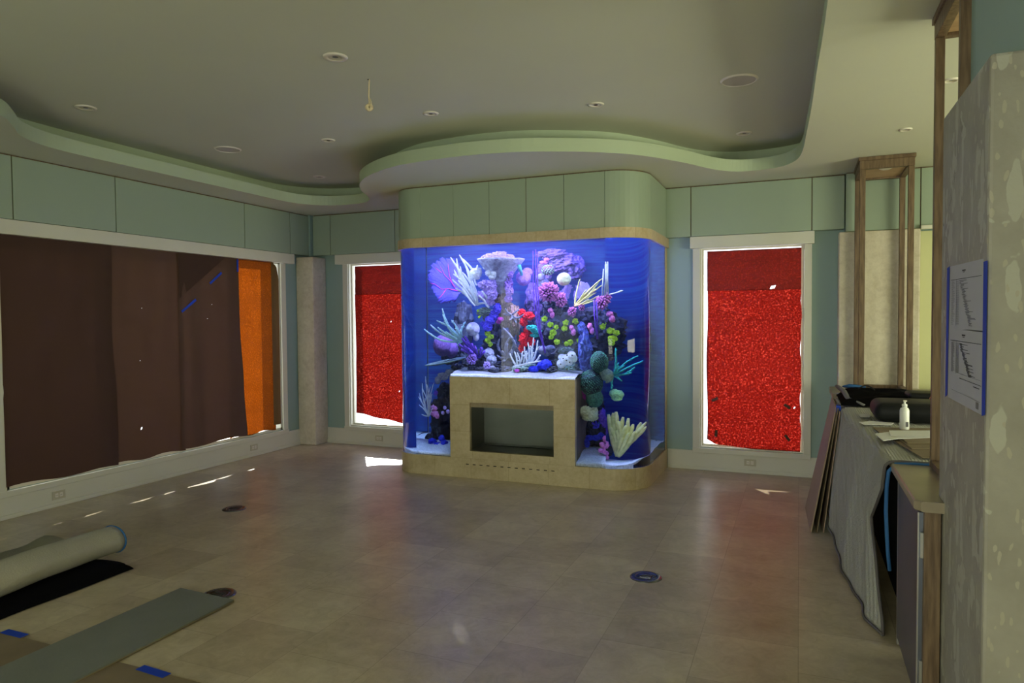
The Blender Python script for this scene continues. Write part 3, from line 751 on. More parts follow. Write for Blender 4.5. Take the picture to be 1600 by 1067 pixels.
def fan(name, label, pts, Y, root, veins, m, mv=None, cat='coral'):
    """thin lacy fan with its own thickness; outline given in photo pixels"""
    bm = bmesh.new()
    out = catmull([tuple(p) for p in pts], 10, closed=True)
    R = Vector(root)
    def at(px, py, dy=0):
        q = .03*math.sin(px*.11)+.015*math.sin(py*.2); return tp(px, py, Y+q+dy)
    rings = []
    for s in (.02, .25, .5, .75, 1.):
        rings.append([(R.x+(x-R.x)*s, R.y+(y-R.y)*s) for x, y in out])
    F = []; n = len(out)
    for side in (0, .008): F.append([[bm.verts.new(at(x+(5.5*noise.noise(Vector((x*.37, y*.37, 0.5))) if i_ == 4 else 0), y+(5.5*noise.noise(Vector((x*.37, y*.37, 5.5))) if i_ == 4 else 0), side)) for x, y in rg] for i_, rg in enumerate(rings)])
    for q, rr_ in enumerate(F):
        for i in range(len(rings)-1):
            for k_ in range(n): bm.faces.new((rr_[i][k_], rr_[i][(k_+1) % n], rr_[i+1][(k_+1) % n], rr_[i+1][k_]))
    for k_ in range(n): bm.faces.new((F[0][-1][k_], F[0][-1][(k_+1) % n], F[1][-1][(k_+1) % n], F[1][-1][k_]))
    o = tag(obj(name, bm, m, smooth=True), label, cat)
    if mv:
        for ln in veins:
            bm = bmesh.new(); P = [at(x, y, -.006) for x, y in ln]; tube(bm, P, [.0055-.0035*i/(len(P)-1) for i in range(len(P))], 6)
            obj('vein', bm, mv, o, smooth=True)
    return o

# -- live rock
rock('dark live rock pile standing left of the fireplace', [(676, 690, 6.75, 13, 14), (690, 665, 6.8, 18, 22), (684, 640, 6.78, 13, 18), (695, 615, 6.75, 12, 18), (700, 690, 6.9, 16, 14), (697, 640, 6.95, 12, 30)])
rock('pale crusted rock lying at the left end of the sand ledge', [(692, 588, 6.66, 9, 6), (703, 582, 6.7, 8, 5), (684, 594, 6.65, 5, 6)], 'coral_rockpale')
rock('dark live rock wall standing right of the fireplace', [(912, 705, 6.9, 18, 18), (935, 712, 6.75, 18, 10), (918, 675, 6.9, 18, 22), (925, 640, 6.95, 18, 22), (955, 717, 6.62, 15, 7), (935, 680, 6.98, 16, 16), (910, 620, 7.0, 12, 26)])
rock('dark central rock mass above the fireplace', [(780, 540, 7.0, 26, 26), (750, 560, 6.95, 16, 14), (805, 555, 6.98, 20, 14), (822, 520, 7.12, 14, 26), (770, 505, 7.02, 16, 22), (790, 570, 6.85, 26, 6)])
rock('dark purple rock slope carrying the lime polyps', [(860, 515, 7.05, 26, 26), (895, 510, 7.08, 24, 26), (872, 550, 7.02, 22, 14), (925, 500, 7.08, 22, 20), (945, 520, 7.0, 16, 24), (935, 545, 7.05, 22, 18), (868, 480, 7.12, 20, 20), (900, 545, 7.05, 20, 16)], 'coral_rock')
rock('hazy violet rock at the upper back of the tank, right of centre', [(862, 397, 7.05, 24, 8), (880, 410, 7.12, 22, 14), (898, 418, 7.18, 16, 18), (850, 430, 7.15, 12, 20), (835, 470, 7.2, 14, 30)], 'coral_rockpurple')
rock('bluish rock crust beside the white sponges at the right end of the ledge', [(893, 575, 6.72, 11, 8), (878, 578, 6.72, 10, 6), (903, 585, 6.8, 9, 8), (884, 549, 6.85, 12, 6)], 'coral_greygreen')
rock('dim rock in the left background of the tank', [(705, 545, 7.2, 20, 28), (725, 510, 7.22, 16, 40), (735, 560, 7.15, 16, 18)], 'coral_rock', amp=.25)
rock('low dark rubble at the back of the sand ledge, left half', [(752, 577, 6.56, 9, 4), (772, 578, 6.54, 10, 4), (790, 577, 6.54, 10, 5), (738, 576, 6.58, 8, 4), (780, 572, 6.62, 14, 6)])
rock('low dark rubble at the back of the sand ledge, right half', [(826, 580, 6.52, 9, 3), (862, 577, 6.54, 9, 5), (868, 568, 6.6, 8, 6), (846, 578, 6.6, 12, 4)])
# -- top left group
fan('sea_fan', 'flat violet sea fan with magenta veins at the upper left of the tank', [(719, 455), (712, 468), (700, 472), (688, 472), (680, 462), (674, 448), (669, 432), (672, 418), (682, 408), (696, 404), (708, 404), (716, 412), (720, 430)], 7.0, (719, 455),
    [[(719, 455), (700, 451), (690, 452), (680, 444), (671, 442)], [(712, 451), (705, 440), (695, 430), (688, 416)], [(708, 446), (702, 430), (700, 412)], [(697, 452), (690, 462), (684, 468)], [(690, 426), (680, 418)]], 'coral_fan', 'coral_vein')
branches('branching_coral', 'big white antler-like branching coral below the upper left of the tank top', (745, 476, 6.62),
    [(704, 402, 6.55), (718, 398, 6.58), (709, 421, 6.5), (708, 428, 6.5), (712, 412, 6.55), (723, 404, 6.6), (726, 430, 6.5), (716, 438, 6.48), (722, 425, 6.6), (733, 452, 6.48), (738, 440, 6.52), (730, 444, 6.62), (742, 478, 6.5, 722, 450, 6.52), (760, 474, 6.55), (748, 462, 6.5, 762, 478, 6.6), (753, 455, 6.52, 765, 474, 6.6), (706, 436, 6.5, 728, 456, 6.55), (713, 404, 6.56), (729, 418, 6.56), (711, 450, 6.52, 730, 462, 6.56), (719, 416, 6.5), (741, 456, 6.5), (756, 468, 6.5, 764, 480, 6.58)], 'coral_white', .014, .009, bend=.10, knob=.12, n=7)
branches('branching_coral', 'thick forked white branch arching beside the white sponge', (742, 428, 6.6), [(722, 404, 6.6), (746, 414, 6.6), (745, 446, 6.6), (735, 440, 6.6)], 'coral_white', .014, .010, bend=.12)
ball('sponge', 'glowing white lumpy sponge between the white branches', [(743, 428, 6.62, 9, 9), (738, 433, 6.62, 6, 5), (748, 424, 6.64, 5, 6)], 'coral_white', .16)
plate('table_coral', 'wide flat table coral on a tapering cone at the top centre', (747, 408), (818, 407), 6.66, .022, 'coral_grey', depth=.20, cone=.34)
rock('pinkish crusted boulder on top of the wide table coral', [(765, 403, 6.66, 13, 7), (780, 401, 6.68, 14, 8), (795, 403, 6.7, 9, 6)], 'coral_lavender', amp=.25)
ball('leather_coral', 'white knobbly coral just beneath the table coral rim', [(758, 417, 6.6, 4, 4), (765, 416, 6.58, 6, 5), (771, 420, 6.58, 6, 5), (763, 427, 6.56, 5, 5), (772, 427, 6.56, 5, 5), (769, 433, 6.56, 6, 4)], 'coral_white', .15)
rock('stacked pale ruffled coral hanging down the left of the cone', [(757, 445, 6.60, 9, 7), (768, 445, 6.58, 8, 7), (755, 462, 6.60, 9, 7), (768, 460, 6.58, 8, 8), (764, 472, 6.6, 9, 5), (775, 452, 6.66, 6, 10), (762, 453, 6.62, 8, 8)], 'coral_lavender', amp=.5, name='leather_coral', cat='coral')
rock('small violet ruffled coral down the right side of the cone', [(797, 428, 6.62, 5, 6), (795, 442, 6.64, 6, 6), (796, 455, 6.64, 6, 6), (794, 467, 6.64, 6, 5), (795, 448, 6.66, 5, 16)], 'coral_lilac', amp=.5, name='leather_coral', cat='coral')
rock('upright brown rock pillar under the cone coral', [(785, 470, 6.75, 13, 22), (790, 492, 6.8, 14, 20), (803, 500, 6.75, 9, 24)], 'coral_brown')
tubes('tube_sponge', 'single turquoise open tube sponge right of the table coral', (816, 432, 6.7), [(811, 415, 6.6)], .020, 'coral_tube')
ball('brain_coral', 'round mauve brain coral right of the cone', [(818, 434, 6.75, 12, 12), (824, 426, 6.78, 8, 8)], 'coral_lilac', .08)
rock('small grey shelf coral below the big white branches', [(757, 485, 6.62, 10, 5), (750, 489, 6.62, 6, 4), (760, 492, 6.7, 8, 5)], 'coral_greygreen', name='shelf_coral', cat='coral')
tubes('tube_sponge', 'pair of tiny lime-rimmed polyps left of the small grey shelf', (753, 491, 6.66), [(746, 485, 6.58), (748, 496, 6.58)], .011, 'coral_lime')
rock('vivid violet-blue sponge climbing diagonally left of the red coral', [(777, 482, 6.62, 6, 8), (772, 492, 6.62, 7, 7), (765, 500, 6.6, 7, 6), (762, 510, 6.6, 7, 7), (755, 506, 6.62, 5, 4), (769, 498, 6.62, 6, 8)], 'coral_violetblue', amp=.35, name='finger_sponge', cat='coral')
ball('sponge', 'small magenta-violet patch right of the violet-blue sponge', [(782, 499, 6.62, 5, 4), (779, 503, 6.62, 4, 3)], 'coral_magenta', .12)
branches('branching_coral', 'pale turquoise bushy branching coral reaching left', (722, 533, 6.62),
    [(691, 482, 6.5), (692, 491, 6.5), (672, 507, 6.48), (682, 501, 6.5), (663, 514, 6.46), (684, 511, 6.5), (727, 503, 6.6), (705, 500, 6.52), (712, 512, 6.5), (700, 508, 6.5), (712, 528, 6.5), (716, 540, 6.5), (696, 518, 6.5), (720, 516, 6.52)], 'coral_paleteal', .013, .0095, bend=.14, knob=.1, stub=18)
ball('ball_sponge', 'smooth round pale ball sponge left of the lime polyps', [(739, 514, 6.54, 11, 11), (744, 526, 6.56, 5, 7)], 'coral_rockpale', .04)
tubes('tube_sponge', 'cluster of violet tube sponges under the ball sponge', (748, 560, 6.7), [(717, 538, 6.5), (722, 529, 6.52), (725, 540, 6.5), (730, 533, 6.5), (737, 537, 6.52), (731, 544, 6.48), (721, 546, 6.5), (742, 541, 6.52), (727, 526, 6.55), (752, 544, 6.52), (757, 549, 6.54), (735, 548, 6.48)], .0125, 'coral_purple')
fingers('bush_coral', 'round lilac bush coral left on the sand ledge', (737, 561, 6.52), 9, 9, 'coral_lilac', 50, .024, .0075, core=.65)
fingers('bush_coral', 'smaller lilac bush coral beside the pale lump on the ledge', (761, 571, 6.50), 6, 7, 'coral_lavender', 34, .02, .007, core=.6)
ball('leather_coral', 'pale grey-green lobed leather coral on the ledge left of the dark rock', [(764, 552, 6.62, 8, 8), (768, 563, 6.6, 8, 9), (771, 576, 6.58, 7, 6)], 'coral_rockpale', .12)
plate('table_coral', 'long thin grey-green plate coral at the left above the fireplace corner', (664, 573), (728, 561), 6.62, .020, 'coral_greygreen', depth=.10, tilt=.16)
rock('dark ledge rock under the long left plate coral', [(716, 574, 6.75, 12, 6), (730, 572, 6.8, 10, 8)], 'coral_rock')
ball('brain_coral', 'dim purple brain coral in the left background behind the long plate', [(692, 540, 7.0, 17, 18), (705, 545, 7.05, 12, 15)], 'coral_dimpurple', .04)
def lime_cluster(label, spots):
    p0 = tp(spots[0][0], spots[0][1], 6.7); t = thing('polyp_colony', label, 'coral', p0)
    for i, (px, py, s) in enumerate(spots):
        bm = bmesh.new()
        for q in range(7):
            a = q*2.4+i; blob(bm, tp(px+math.cos(a)*s*.55*(q > 0), py+math.sin(a)*s*.5*(q > 0), 6.66-.01*(q % 4)), s*.46*PX, (1, .8, 1), 3, .28, 5, i+q)
        obj('polyp_clump', bm, 'coral_lime', t, smooth=True)
    return t
lime_cluster('lime polyp clump on the dark rock left of the red coral', [(762, 521, 5), (767, 526, 5), (762, 532, 5), (766, 538, 4)])
lime_cluster('lime polyp clumps in a column beside the tall violet rods', [(851, 498, 5), (860, 507, 5), (869, 511, 4), (864, 520, 6), (861, 527, 4), (870, 534, 5)])
lime_cluster('lime polyp clumps in the middle of the right rock slope', [(884, 504, 5), (882, 513, 5), (899, 502, 5), (891, 535, 5), (906, 532, 5), (885, 537, 4)])
lime_cluster('lime polyp clumps at the right edge of the rock slope', [(942, 510, 5), (952, 519, 5), (959, 522, 4), (954, 531, 6), (953, 537, 4)])
# -- middle
rock('bright red upright coral in the centre', [(815, 488, 6.68, 6, 5), (825, 494, 6.68, 9, 6), (818, 503, 6.68, 6, 6), (826, 518, 6.7, 8, 8), (820, 530, 6.68, 8, 10), (815, 544, 6.68, 5, 6), (829, 534, 6.7, 7, 7)], 'coral_red', amp=.45, name='tree_coral', cat='coral')
rock('dark teal leafy coral over the red coral', [(831, 512, 6.62, 9, 4), (838, 517, 6.62, 8, 4), (835, 524, 6.62, 7, 3)], 'coral_teal', name='leafy_coral', cat='coral')
branches('branching_coral', 'grey knobbly branching coral in front of the central rock', (792, 558, 6.7), [(786, 512, 6.58), (793, 518, 6.56), (799, 526, 6.56), (780, 530, 6.58), (785, 548, 6.54), (788, 562, 6.52), (799, 546, 6.55), (778, 556, 6.56), (792, 536, 6.52)], 'coral_grey', .014, .009, bend=.3, knob=.25, stub=14)
branches('branching_coral', 'grey spiky coral near the top of the red coral', (800, 492, 6.66), [(790, 482, 6.58), (812, 484, 6.56), (818, 491, 6.56), (797, 500, 6.58), (808, 505, 6.58), (786, 490, 6.6)], 'coral_grey', .010, .006, bend=.25, stub=10)
b_ = [(797, 552, 6.46, 806, 571, 6.50), (804, 549, 6.46, 808, 571, 6.5), (816, 549, 6.46, 811, 570, 6.5), (808, 551, 6.44, 813, 568, 6.5), (819, 554, 6.46, 818, 570, 6.5), (834, 527, 6.56, 830, 566, 6.56), (840, 532, 6.56, 832, 566, 6.56), (825, 535, 6.54, 826, 566, 6.56), (819, 541, 6.52, 824, 566, 6.55), (845, 554, 6.50, 835, 567, 6.5), (829, 540, 6.5, 828, 568, 6.54), (823, 548, 6.48, 822, 568, 6.5), (834, 550, 6.5, 831, 567, 6.5), (843, 541, 6.56, 835, 560, 6.56), (846, 564, 6.48, 802, 573, 6.46)]
branches('branching_coral', 'white antler coral standing on a low plate in the centre of the ledge', (820, 570, 6.52), b_, 'coral_white', .011, .0075, bend=.10, stub=6)
ball('sponge', 'bright blue double mound on the sand ledge', [(853, 570, 6.54, 9, 8), (845, 572, 6.54, 6, 6), (834, 577, 6.5, 8, 5)], 'coral_blue', .12)
rock('greenish low rock under the antler coral', [(815, 577, 6.55, 14, 4), (828, 573, 6.6, 12, 4), (804, 576, 6.6, 8, 3)], 'coral_greygreen')
ball('sponge', 'tiny magenta patch on the sand below the antler coral', [(808, 579, 6.46, 4, 2.5)], 'coral_magenta', .2)
ball('leather_coral', 'dim grey heart-shaped leather coral behind the violet rods', [(848, 547, 6.74, 7, 7), (860, 545, 6.76, 8, 6), (854, 552, 6.76, 6, 5)], 'coral_grey', .05)
o = ball('sponge', 'white lumpy sponge with dark pores at the right end of the ledge', [(877, 568, 6.54, 7, 7), (884, 562, 6.52, 8, 8), (893, 556, 6.52, 7, 7), (878, 558, 6.54, 6, 5), (889, 565, 6.52, 6, 6), (897, 560, 6.54, 5, 6)], 'coral_white', .06)
for (px, py) in ((880, 560), (885, 563), (894, 555), (876, 569), (890, 566), (886, 555)):
    bm = bmesh.new(); blob(bm, tp(px, py, 6.470), .0075, (1, .6, 1), 2, 0, 1, 0); obj('pore', bm, 'dark_hole', o, smooth=True)
# tall plastic rods
def rods(label, lines, m, r):
    bm = bmesh.new()
    for ln in lines: tube(bm, [tp(x, y, 6.42) for x, y in ln], r, 8)
    return tag(obj('rod_bundle', bm, m, smooth=True), label, 'rods')
rods('tall violet rod bundle hanging in the middle of the tank', [[(833, 392), (833, 440), (835, 480), (841, 515), (852, 552)], [(837, 390), (837, 440), (839, 480), (843, 515), (852, 552)], [(840, 394), (840, 440), (842, 480), (844, 512), (852, 550)]], 'coral_purple', .0055)
rods('short violet rod bundle below the right pink bush', [[(928, 468), (929, 495), (933, 530)], [(932, 470), (933, 495), (934, 530)]], 'coral_purple', .006)
rods('bright white upright rods above the right pink bush', [[(943, 420), (942, 440), (941, 462)], [(946, 413), (946, 440), (944, 462)], [(949, 413), (949, 440), (950, 463)], [(947.5, 416), (947.5, 440), (947, 463)]], 'coral_white', .006)
# -- right upper
fingers('brain_coral', 'mint green bumpy dome coral near the top', (856, 422, 6.72), 11, 9, 'coral_mint', 90, .008, .008, core=.9)
ball('brain_coral', 'pale yellow round ball coral right of the mint dome', [(881, 436, 6.72, 11, 10)], 'coral_yellow', .03)
ball('sponge', 'small salmon pink sponge above the mint dome', [(850, 410, 6.74, 6, 3), (854, 406, 6.74, 4, 3)], 'coral_pink', .2)
ball('sponge', 'pale blue lump left of the mint dome', [(845, 433, 6.78, 6, 6), (848, 442, 6.82, 9, 8)], 'coral_rockpale', .15)
fingers('bush_coral', 'large round pink-purple finger coral bush right of the tall rods', (857, 456, 6.62), 18, 17, 'coral_pinkpurple', 120, .036, .0100, core=.66)
fingers('bush_coral', 'medium pink-purple finger coral bush touching the large one', (876, 468, 6.64), 10, 13, 'coral_pinkpurple', 64, .030, .0095, core=.62)
fingers('bush_coral', 'pink-purple finger coral bush at the right under the white rods', (941, 473, 6.60), 12, 12, 'coral_pinkpurple', 76, .030, .0095, core=.62)
fingers('bush_coral', 'small lilac-pink finger coral in the middle of the slope', (894, 487, 6.62), 7, 9, 'coral_pinkpurple', 40, .024, .0080, core=.6)
fingers('bush_coral', 'tiny pink finger coral below the pale gorgonian', (909, 480, 6.62), 5, 5, 'coral_pinkpurple', 36, .012, .0055)
fan('sea_fan', 'translucent lilac fan right of the large pink bush', [(880, 470), (876, 458), (882, 448), (891, 443), (893, 452), (890, 462)], 6.8, (880, 470), [], 'coral_lavender')
fan('sea_fan', 'lilac ribbed fan behind the pale gorgonian', [(898, 470), (896, 458), (902, 446), (912, 441), (920, 444), (919, 451), (910, 460)], 6.8, (898, 470), [], 'coral_lavender')
branches('gorgonian', 'pale cream gorgonian with long rods fanning up to the right', (898, 478, 6.66), [(943, 434, 6.58), (930, 444, 6.56), (941, 445, 6.6), (930, 451, 6.58), (932, 457, 6.58), (924, 462, 6.56), (906, 436, 6.62), (936, 462, 6.6), (916, 452, 6.58), (912, 458, 6.6), (937, 439, 6.6), (926, 455, 6.54), (920, 467, 6.54), (934, 451, 6.56), (928, 470, 6.56)], 'coral_cream', .010, .0055, bend=.05, knob=.08)
branches('gorgonian', 'single white stick tip poking out right of the pink bush', (950, 466, 6.6), [(968, 459, 6.56)], 'coral_white', .006, .0085, bend=.02)
for (spec, lab) in (([(860, 485, 6.58, 4, 4), (863, 492, 6.58, 3.5, 5)], 'pink finger sponge below the large pink bush'), ([(951, 494, 6.58, 4, 4), (954, 501, 6.58, 3.5, 5)], 'pink finger sponge at the right edge below the right pink bush'), ([(893, 512, 6.6, 3.5, 4), (896, 519, 6.6, 3.5, 5)], 'pink finger sponge left of the slate blue sponge'), ([(922, 510, 6.6, 3.5, 5), (925, 517, 6.6, 3, 5)], 'pink finger sponge between the slate blue sponge and short rods')):
    ball('finger_sponge', lab, spec, 'coral_pink', .15)
rock('slate blue porous sponge running down the slope', [(909, 513, 6.64, 6, 9), (912, 530, 6.64, 7, 10), (917, 545, 6.64, 8, 10), (914, 560, 6.64, 9, 10), (916, 572, 6.66, 8, 8), (913, 540, 6.66, 8, 24)], 'coral_slate', amp=.4, name='sponge', cat='sponge')
# -- right side
fingers('brain_coral', 'upper dark green grainy coral mound on the right', (936, 565, 6.56), 14, 17, 'coral_green', 330, .013, .0065, core=.88)
ball('brain_coral', 'small olive mound tucked under the upper green mound', [(946, 584, 6.6, 9, 10)], 'coral_greygreen', .08)
fingers('brain_coral', 'large dark green grainy coral mound right of the fireplace corner', (924, 598, 6.58), 19, 22, 'coral_green', 420, .014, .007, core=.89)
ball('brain_coral', 'lower lobe of dark green coral under the large green mound', [(929, 622, 6.6, 13, 14)], 'coral_green', .08)
branches('branching_coral', 'turquoise branching coral reaching right into open water', (955, 584, 6.64), [(989, 556, 6.56), (999, 564, 6.54), (980, 581, 6.54), (958, 544, 6.6), (954, 605, 6.58), (970, 570, 6.56), (962, 566, 6.56), (985, 573, 6.54), (965, 592, 6.56)], 'coral_teal', .010, .007, bend=.10, stub=10)
ball('sponge', 'pale mint square sponge below the turquoise branches', [(957, 610, 6.6, 6, 6), (962, 612, 6.6, 6, 6), (960, 617, 6.6, 6, 4)], 'coral_mint', .1)
ball('sponge', 'deep violet patch at the upper right of the fireplace corner', [(911, 612, 6.62, 5, 7), (914, 619, 6.62, 4, 5)], 'coral_magenta', .2)
ball('sponge', 'cream lumpy sponge right of the fireplace', [(915, 643, 6.54, 9, 8), (925, 649, 6.54, 9, 8), (929, 642, 6.56, 5, 6), (918, 652, 6.54, 8, 5)], 'coral_yellow', .15)
ball('sponge', 'dark purple sponge between the cream lump and the leather fingers', [(941, 650, 6.66, 6, 10), (944, 660, 6.66, 5, 7)], 'coral_purple', .2)
tubes('tube_sponge', 'small blue tube sponges under the cream lump', (934, 668, 6.64), [(926, 661, 6.54), (931, 659, 6.54), (935, 664, 6.54), (928, 668, 6.54)], .011, 'coral_violetblue')
rock('blue arched sponge low on the right rock', [(917, 692, 6.66, 4, 7), (921, 684, 6.66, 6, 4), (931, 684, 6.64, 7, 4), (939, 681, 6.66, 5, 5)], 'coral_blue', amp=.3, name='sponge', cat='sponge')
ball('soft_coral', 'bubblegum pink lobed coral low on the right rock', [(946, 686, 6.54, 4, 5), (941, 695, 6.54, 4, 4), (946, 699, 6.54, 4, 4), (939, 704, 6.52, 4, 3), (946, 706, 6.52, 4, 4)], 'coral_pink', .2)
ft = [(959, 637, 6.58), (950, 640, 6.6), (955, 638, 6.6), (968, 646, 6.56), (976, 648, 6.55), (963, 652, 6.54), (973, 660, 6.52), (993, 656, 6.58), (1004, 659, 6.56), (1008, 668, 6.52), (1001, 666, 6.52), (986, 671, 6.5), (978, 672, 6.5), (960, 665, 6.55), (982, 657, 6.58), (952, 660, 6.58)]
branches('leather_coral', 'yellow-cream finger leather coral spreading at the lower right', (961, 702, 6.60), ft, 'coral_cream', .019, .017, bend=.10, knob=.08, n=9)
# -- left low
branches('gorgonian', 'white slender gorgonian on the rock left of the fireplace', (670, 650, 6.64), [(665, 588, 6.56), (660, 599, 6.56), (655, 614, 6.54), (654, 620, 6.54), (655, 632, 6.54), (659, 647, 6.54), (660, 607, 6.54), (678, 598, 6.6), (672, 604, 6.58), (667, 600, 6.56), (664, 622, 6.52), (675, 615, 6.58), (668, 632, 6.5), (676, 638, 6.54)], 'coral_white', .0085, .005, bend=.08)
ball('soft_coral', 'magenta-pink soft coral left of the fireplace', [(678, 638, 6.58, 5, 5), (679, 646, 6.58, 6, 5), (683, 650, 6.58, 4, 4)], 'coral_pinkpurple', .25)
ball('sponge', 'small violet blob high on the left rock', [(681, 614, 6.6, 3.5, 4)], 'coral_purple', .2)
ball('polyp', 'highest of three pale round polyps beside the fireplace on the left', [(695, 637, 6.52, 3, 3)], 'coral_lavender', .05)
ball('polyp', 'leftmost and lowest of three pale round polyps beside the fireplace', [(692, 645, 6.52, 3, 3)], 'coral_lavender', .05)
ball('polyp', 'rightmost of three pale round polyps beside the fireplace on the left', [(700, 643, 6.52, 3.4, 3.4)], 'coral_lavender', .05)
ball('sponge', 'dark blue sponge at the foot of the left rock', [(676, 690, 6.58, 7, 5), (684, 695, 6.56, 6, 4), (694, 693, 6.56, 6, 5), (690, 685, 6.6, 5, 5)], 'coral_blue', .25)

# ================================================================== CEILING FIXTURES
def at_z(px, py, z):
    d = ray(px, py); return Vector((0, 0, CAMZ))+d*((z-CAMZ)/d.z)
def downlight(px, py, z, r, label, pin=False):
    p = at_z(px, py, z); t = thing('recessed_downlight', label, 'ceiling light', (p.x, p.y, z))
    bm = bmesh.new(); lathe(bm, [(r*.55, -.002), (r*.6, -.008), (r*.95, -.007), (r, 0)], p.x, p.y, z, 32)
    bmesh.ops.delete(bm, geom=[f for f in bm.faces if len(f.verts) > 4], context='FACES'); obj('trim_ring', bm, 'white_plastic', t, smooth=True)
    bm = bmesh.new()
    if pin:
        lathe(bm, [(.0, -.004), (r*.28, -.004), (r*.3, -.0015)], p.x, p.y, z, 24); obj('pinhole', bm, 'dark_hole', t)
        bm = bmesh.new(); lathe(bm, [(r*.28, -.005), (r*.56, -.003), (r*.58, -.001)], p.x, p.y, z, 24); bmesh.ops.delete(bm, geom=[f for f in bm.faces if len(f.verts) > 4], context='FACES'); obj('baffle', bm, 'white_plastic', t)
    else:
        lathe(bm, [(0, -.003), (r*.25, -.0015)], p.x, p.y, z, 24); obj('bulb_recess', bm, 'ink_grey', t)
        bm = bmesh.new(); lathe(bm, [(r*.25, -.002), (r*.56, -.006), (r*.57, -.001)], p.x, p.y, z, 24); bmesh.ops.delete(bm, geom=[f for f in bm.faces if len(f.verts) > 4], context='FACES'); obj('baffle', bm, 'cream_plastic', t)
downlight(524, 89, ZC, .075, 'large white recessed downlight left of the hanging cord, nearest in the ceiling')
downlight(673, 177, ZC, .062, 'recessed downlight with dark pinhole just right of the hanging cord', True)
downlight(931, 163, ZC, .062, 'recessed downlight with dark pinhole above the right part of the aquarium', True)
downlight(513, 219, ZC, .062, 'recessed downlight with dark pinhole far back, left of the soffit bulge', True)
downlight(134, 168, ZC, .075, 'dim recessed downlight at the far left of the ceiling')
downlight(499, 276, ZC, .07, 'faint recessed downlight furthest back near the left rear cove')
downlight(1163, 208, ZC, .07, 'faint recessed downlight at the right rear of the tray ceiling')
downlight(1415, 202, ZS, .045, 'recessed downlight in the right soffit in front of the far display frame')
downlight(1486, 125, ZS, .045, 'recessed downlight in the right soffit seen between the near frame posts')
def speaker(px, py, r, label):
    p = at_z(px, py, ZC); t = thing('ceiling_speaker', label, 'speaker', (p.x, p.y, ZC))
    bm = bmesh.new(); lathe(bm, [(r*.86, -.004), (r*.9, -.009), (r, 0)], p.x, p.y, ZC, 48); bmesh.ops.delete(bm, geom=[f for f in bm.faces if len(f.verts) > 4], context='FACES'); obj('ring', bm, 'white_plastic', t)
    bm = bmesh.new(); lathe(bm, [(0, -.007), (r*.87, -.0055), (r*.87, -.001)], p.x, p.y, ZC, 48); obj('grille', bm, 'speaker_grille', t)
mat('speaker_grille', (.46, .43, .37), .7, bump=.3, bscale=300)
speaker(1155, 125, .125, 'round white ceiling speaker on the right side of the tray ceiling')
speaker(356, 233, .12, 'round white ceiling speaker on the left rear of the tray ceiling')
p = at_z(577, 124, ZC)
t = thing('hanging_cord', 'pale cord with a knotted bundle dangling from the ceiling', 'cord', (p.x, p.y, ZC))
bm = bmesh.new(); zt = ZC
sc = (p.y)/1088
tube(bm, [(p.x, p.y, zt), (p.x-.004, p.y, zt-.05), (p.x-.006, p.y, zt-.12), (p.x, p.y, zt-.165)], .005, 8); tube(bm, [(p.x+.004, p.y, zt-.13), (p.x+.015, p.y, zt-.165), (p.x+.012, p.y, zt-.185)], .0045, 6)
obj('cord', bm, 'rope', t, smooth=True)
bm = bmesh.new()
for q in range(4):
    a0 = q*.8; tube(bm, [(p.x-.004+.018*math.cos(a)*math.cos(a0*.5), p.y+.018*math.cos(a)*math.sin(a0*.5), zt-.185+.018*math.sin(a)*(1-.1*q)) for a in [2*PI*i/14 for i in range(15)]], .0105, 6, caps=False)
obj('knot', bm, 'rope', t, smooth=True)
bm = bmesh.new(); lathe(bm, [(0, -.002), (.008, -.002), (.009, 0)], p.x-.006, p.y, ZC, 16); obj('ceiling_hole', bm, 'dark_hole', t)

# ================================================================== WALL OUTLETS
def outlet(label, wall, a, z):
    if wall == 'B': loc = (a, YB-.021, z)
    else: loc = (XL+.021, a, z)
    t = thing('wall_outlet', label, 'outlet', (loc[0], loc[1], loc[2]-.035))
    def B(u0, u1, d0, d1, z0, z1, bev=0):
        if wall == 'B': return bx(a+u0, a+u1, loc[1]-d1, loc[1]-d0, z+z0, z+z1, bev=bev)
        return bx(loc[0]+d0, loc[0]+d1, a+u0, a+u1, z+z0, z+z1, bev=bev)
    obj('cover_plate', B(-.058, .058, 0, .005, -.036, .036, .002), 'cream_plastic', t)
    for s in (-1, 1):
        f = obj('socket', B(s*.020-.014, s*.020+.014, .005, .007, -.017, .017), 'white_plastic', t)
        bm = B(s*.020-.006, s*.020-.004, .007, .0075, -.006, .004)
        obj('slot', bm, 'dark_hole', f); obj('slot', B(s*.020+.004, s*.020+.006, .007, .0075, -.006, .004), 'dark_hole', f)
outlet('cream outlet on the left baseboard under the darkest brown paper', 'L', 4.05, .10)
outlet('cream outlet on the left baseboard under the orange paper', 'L', 6.40, .105)
outlet('cream outlet on the back baseboard under the left red window', 'B', -4.91, .10)
outlet('cream outlet on the back baseboard under the right red window', 'B', -.455, .11)

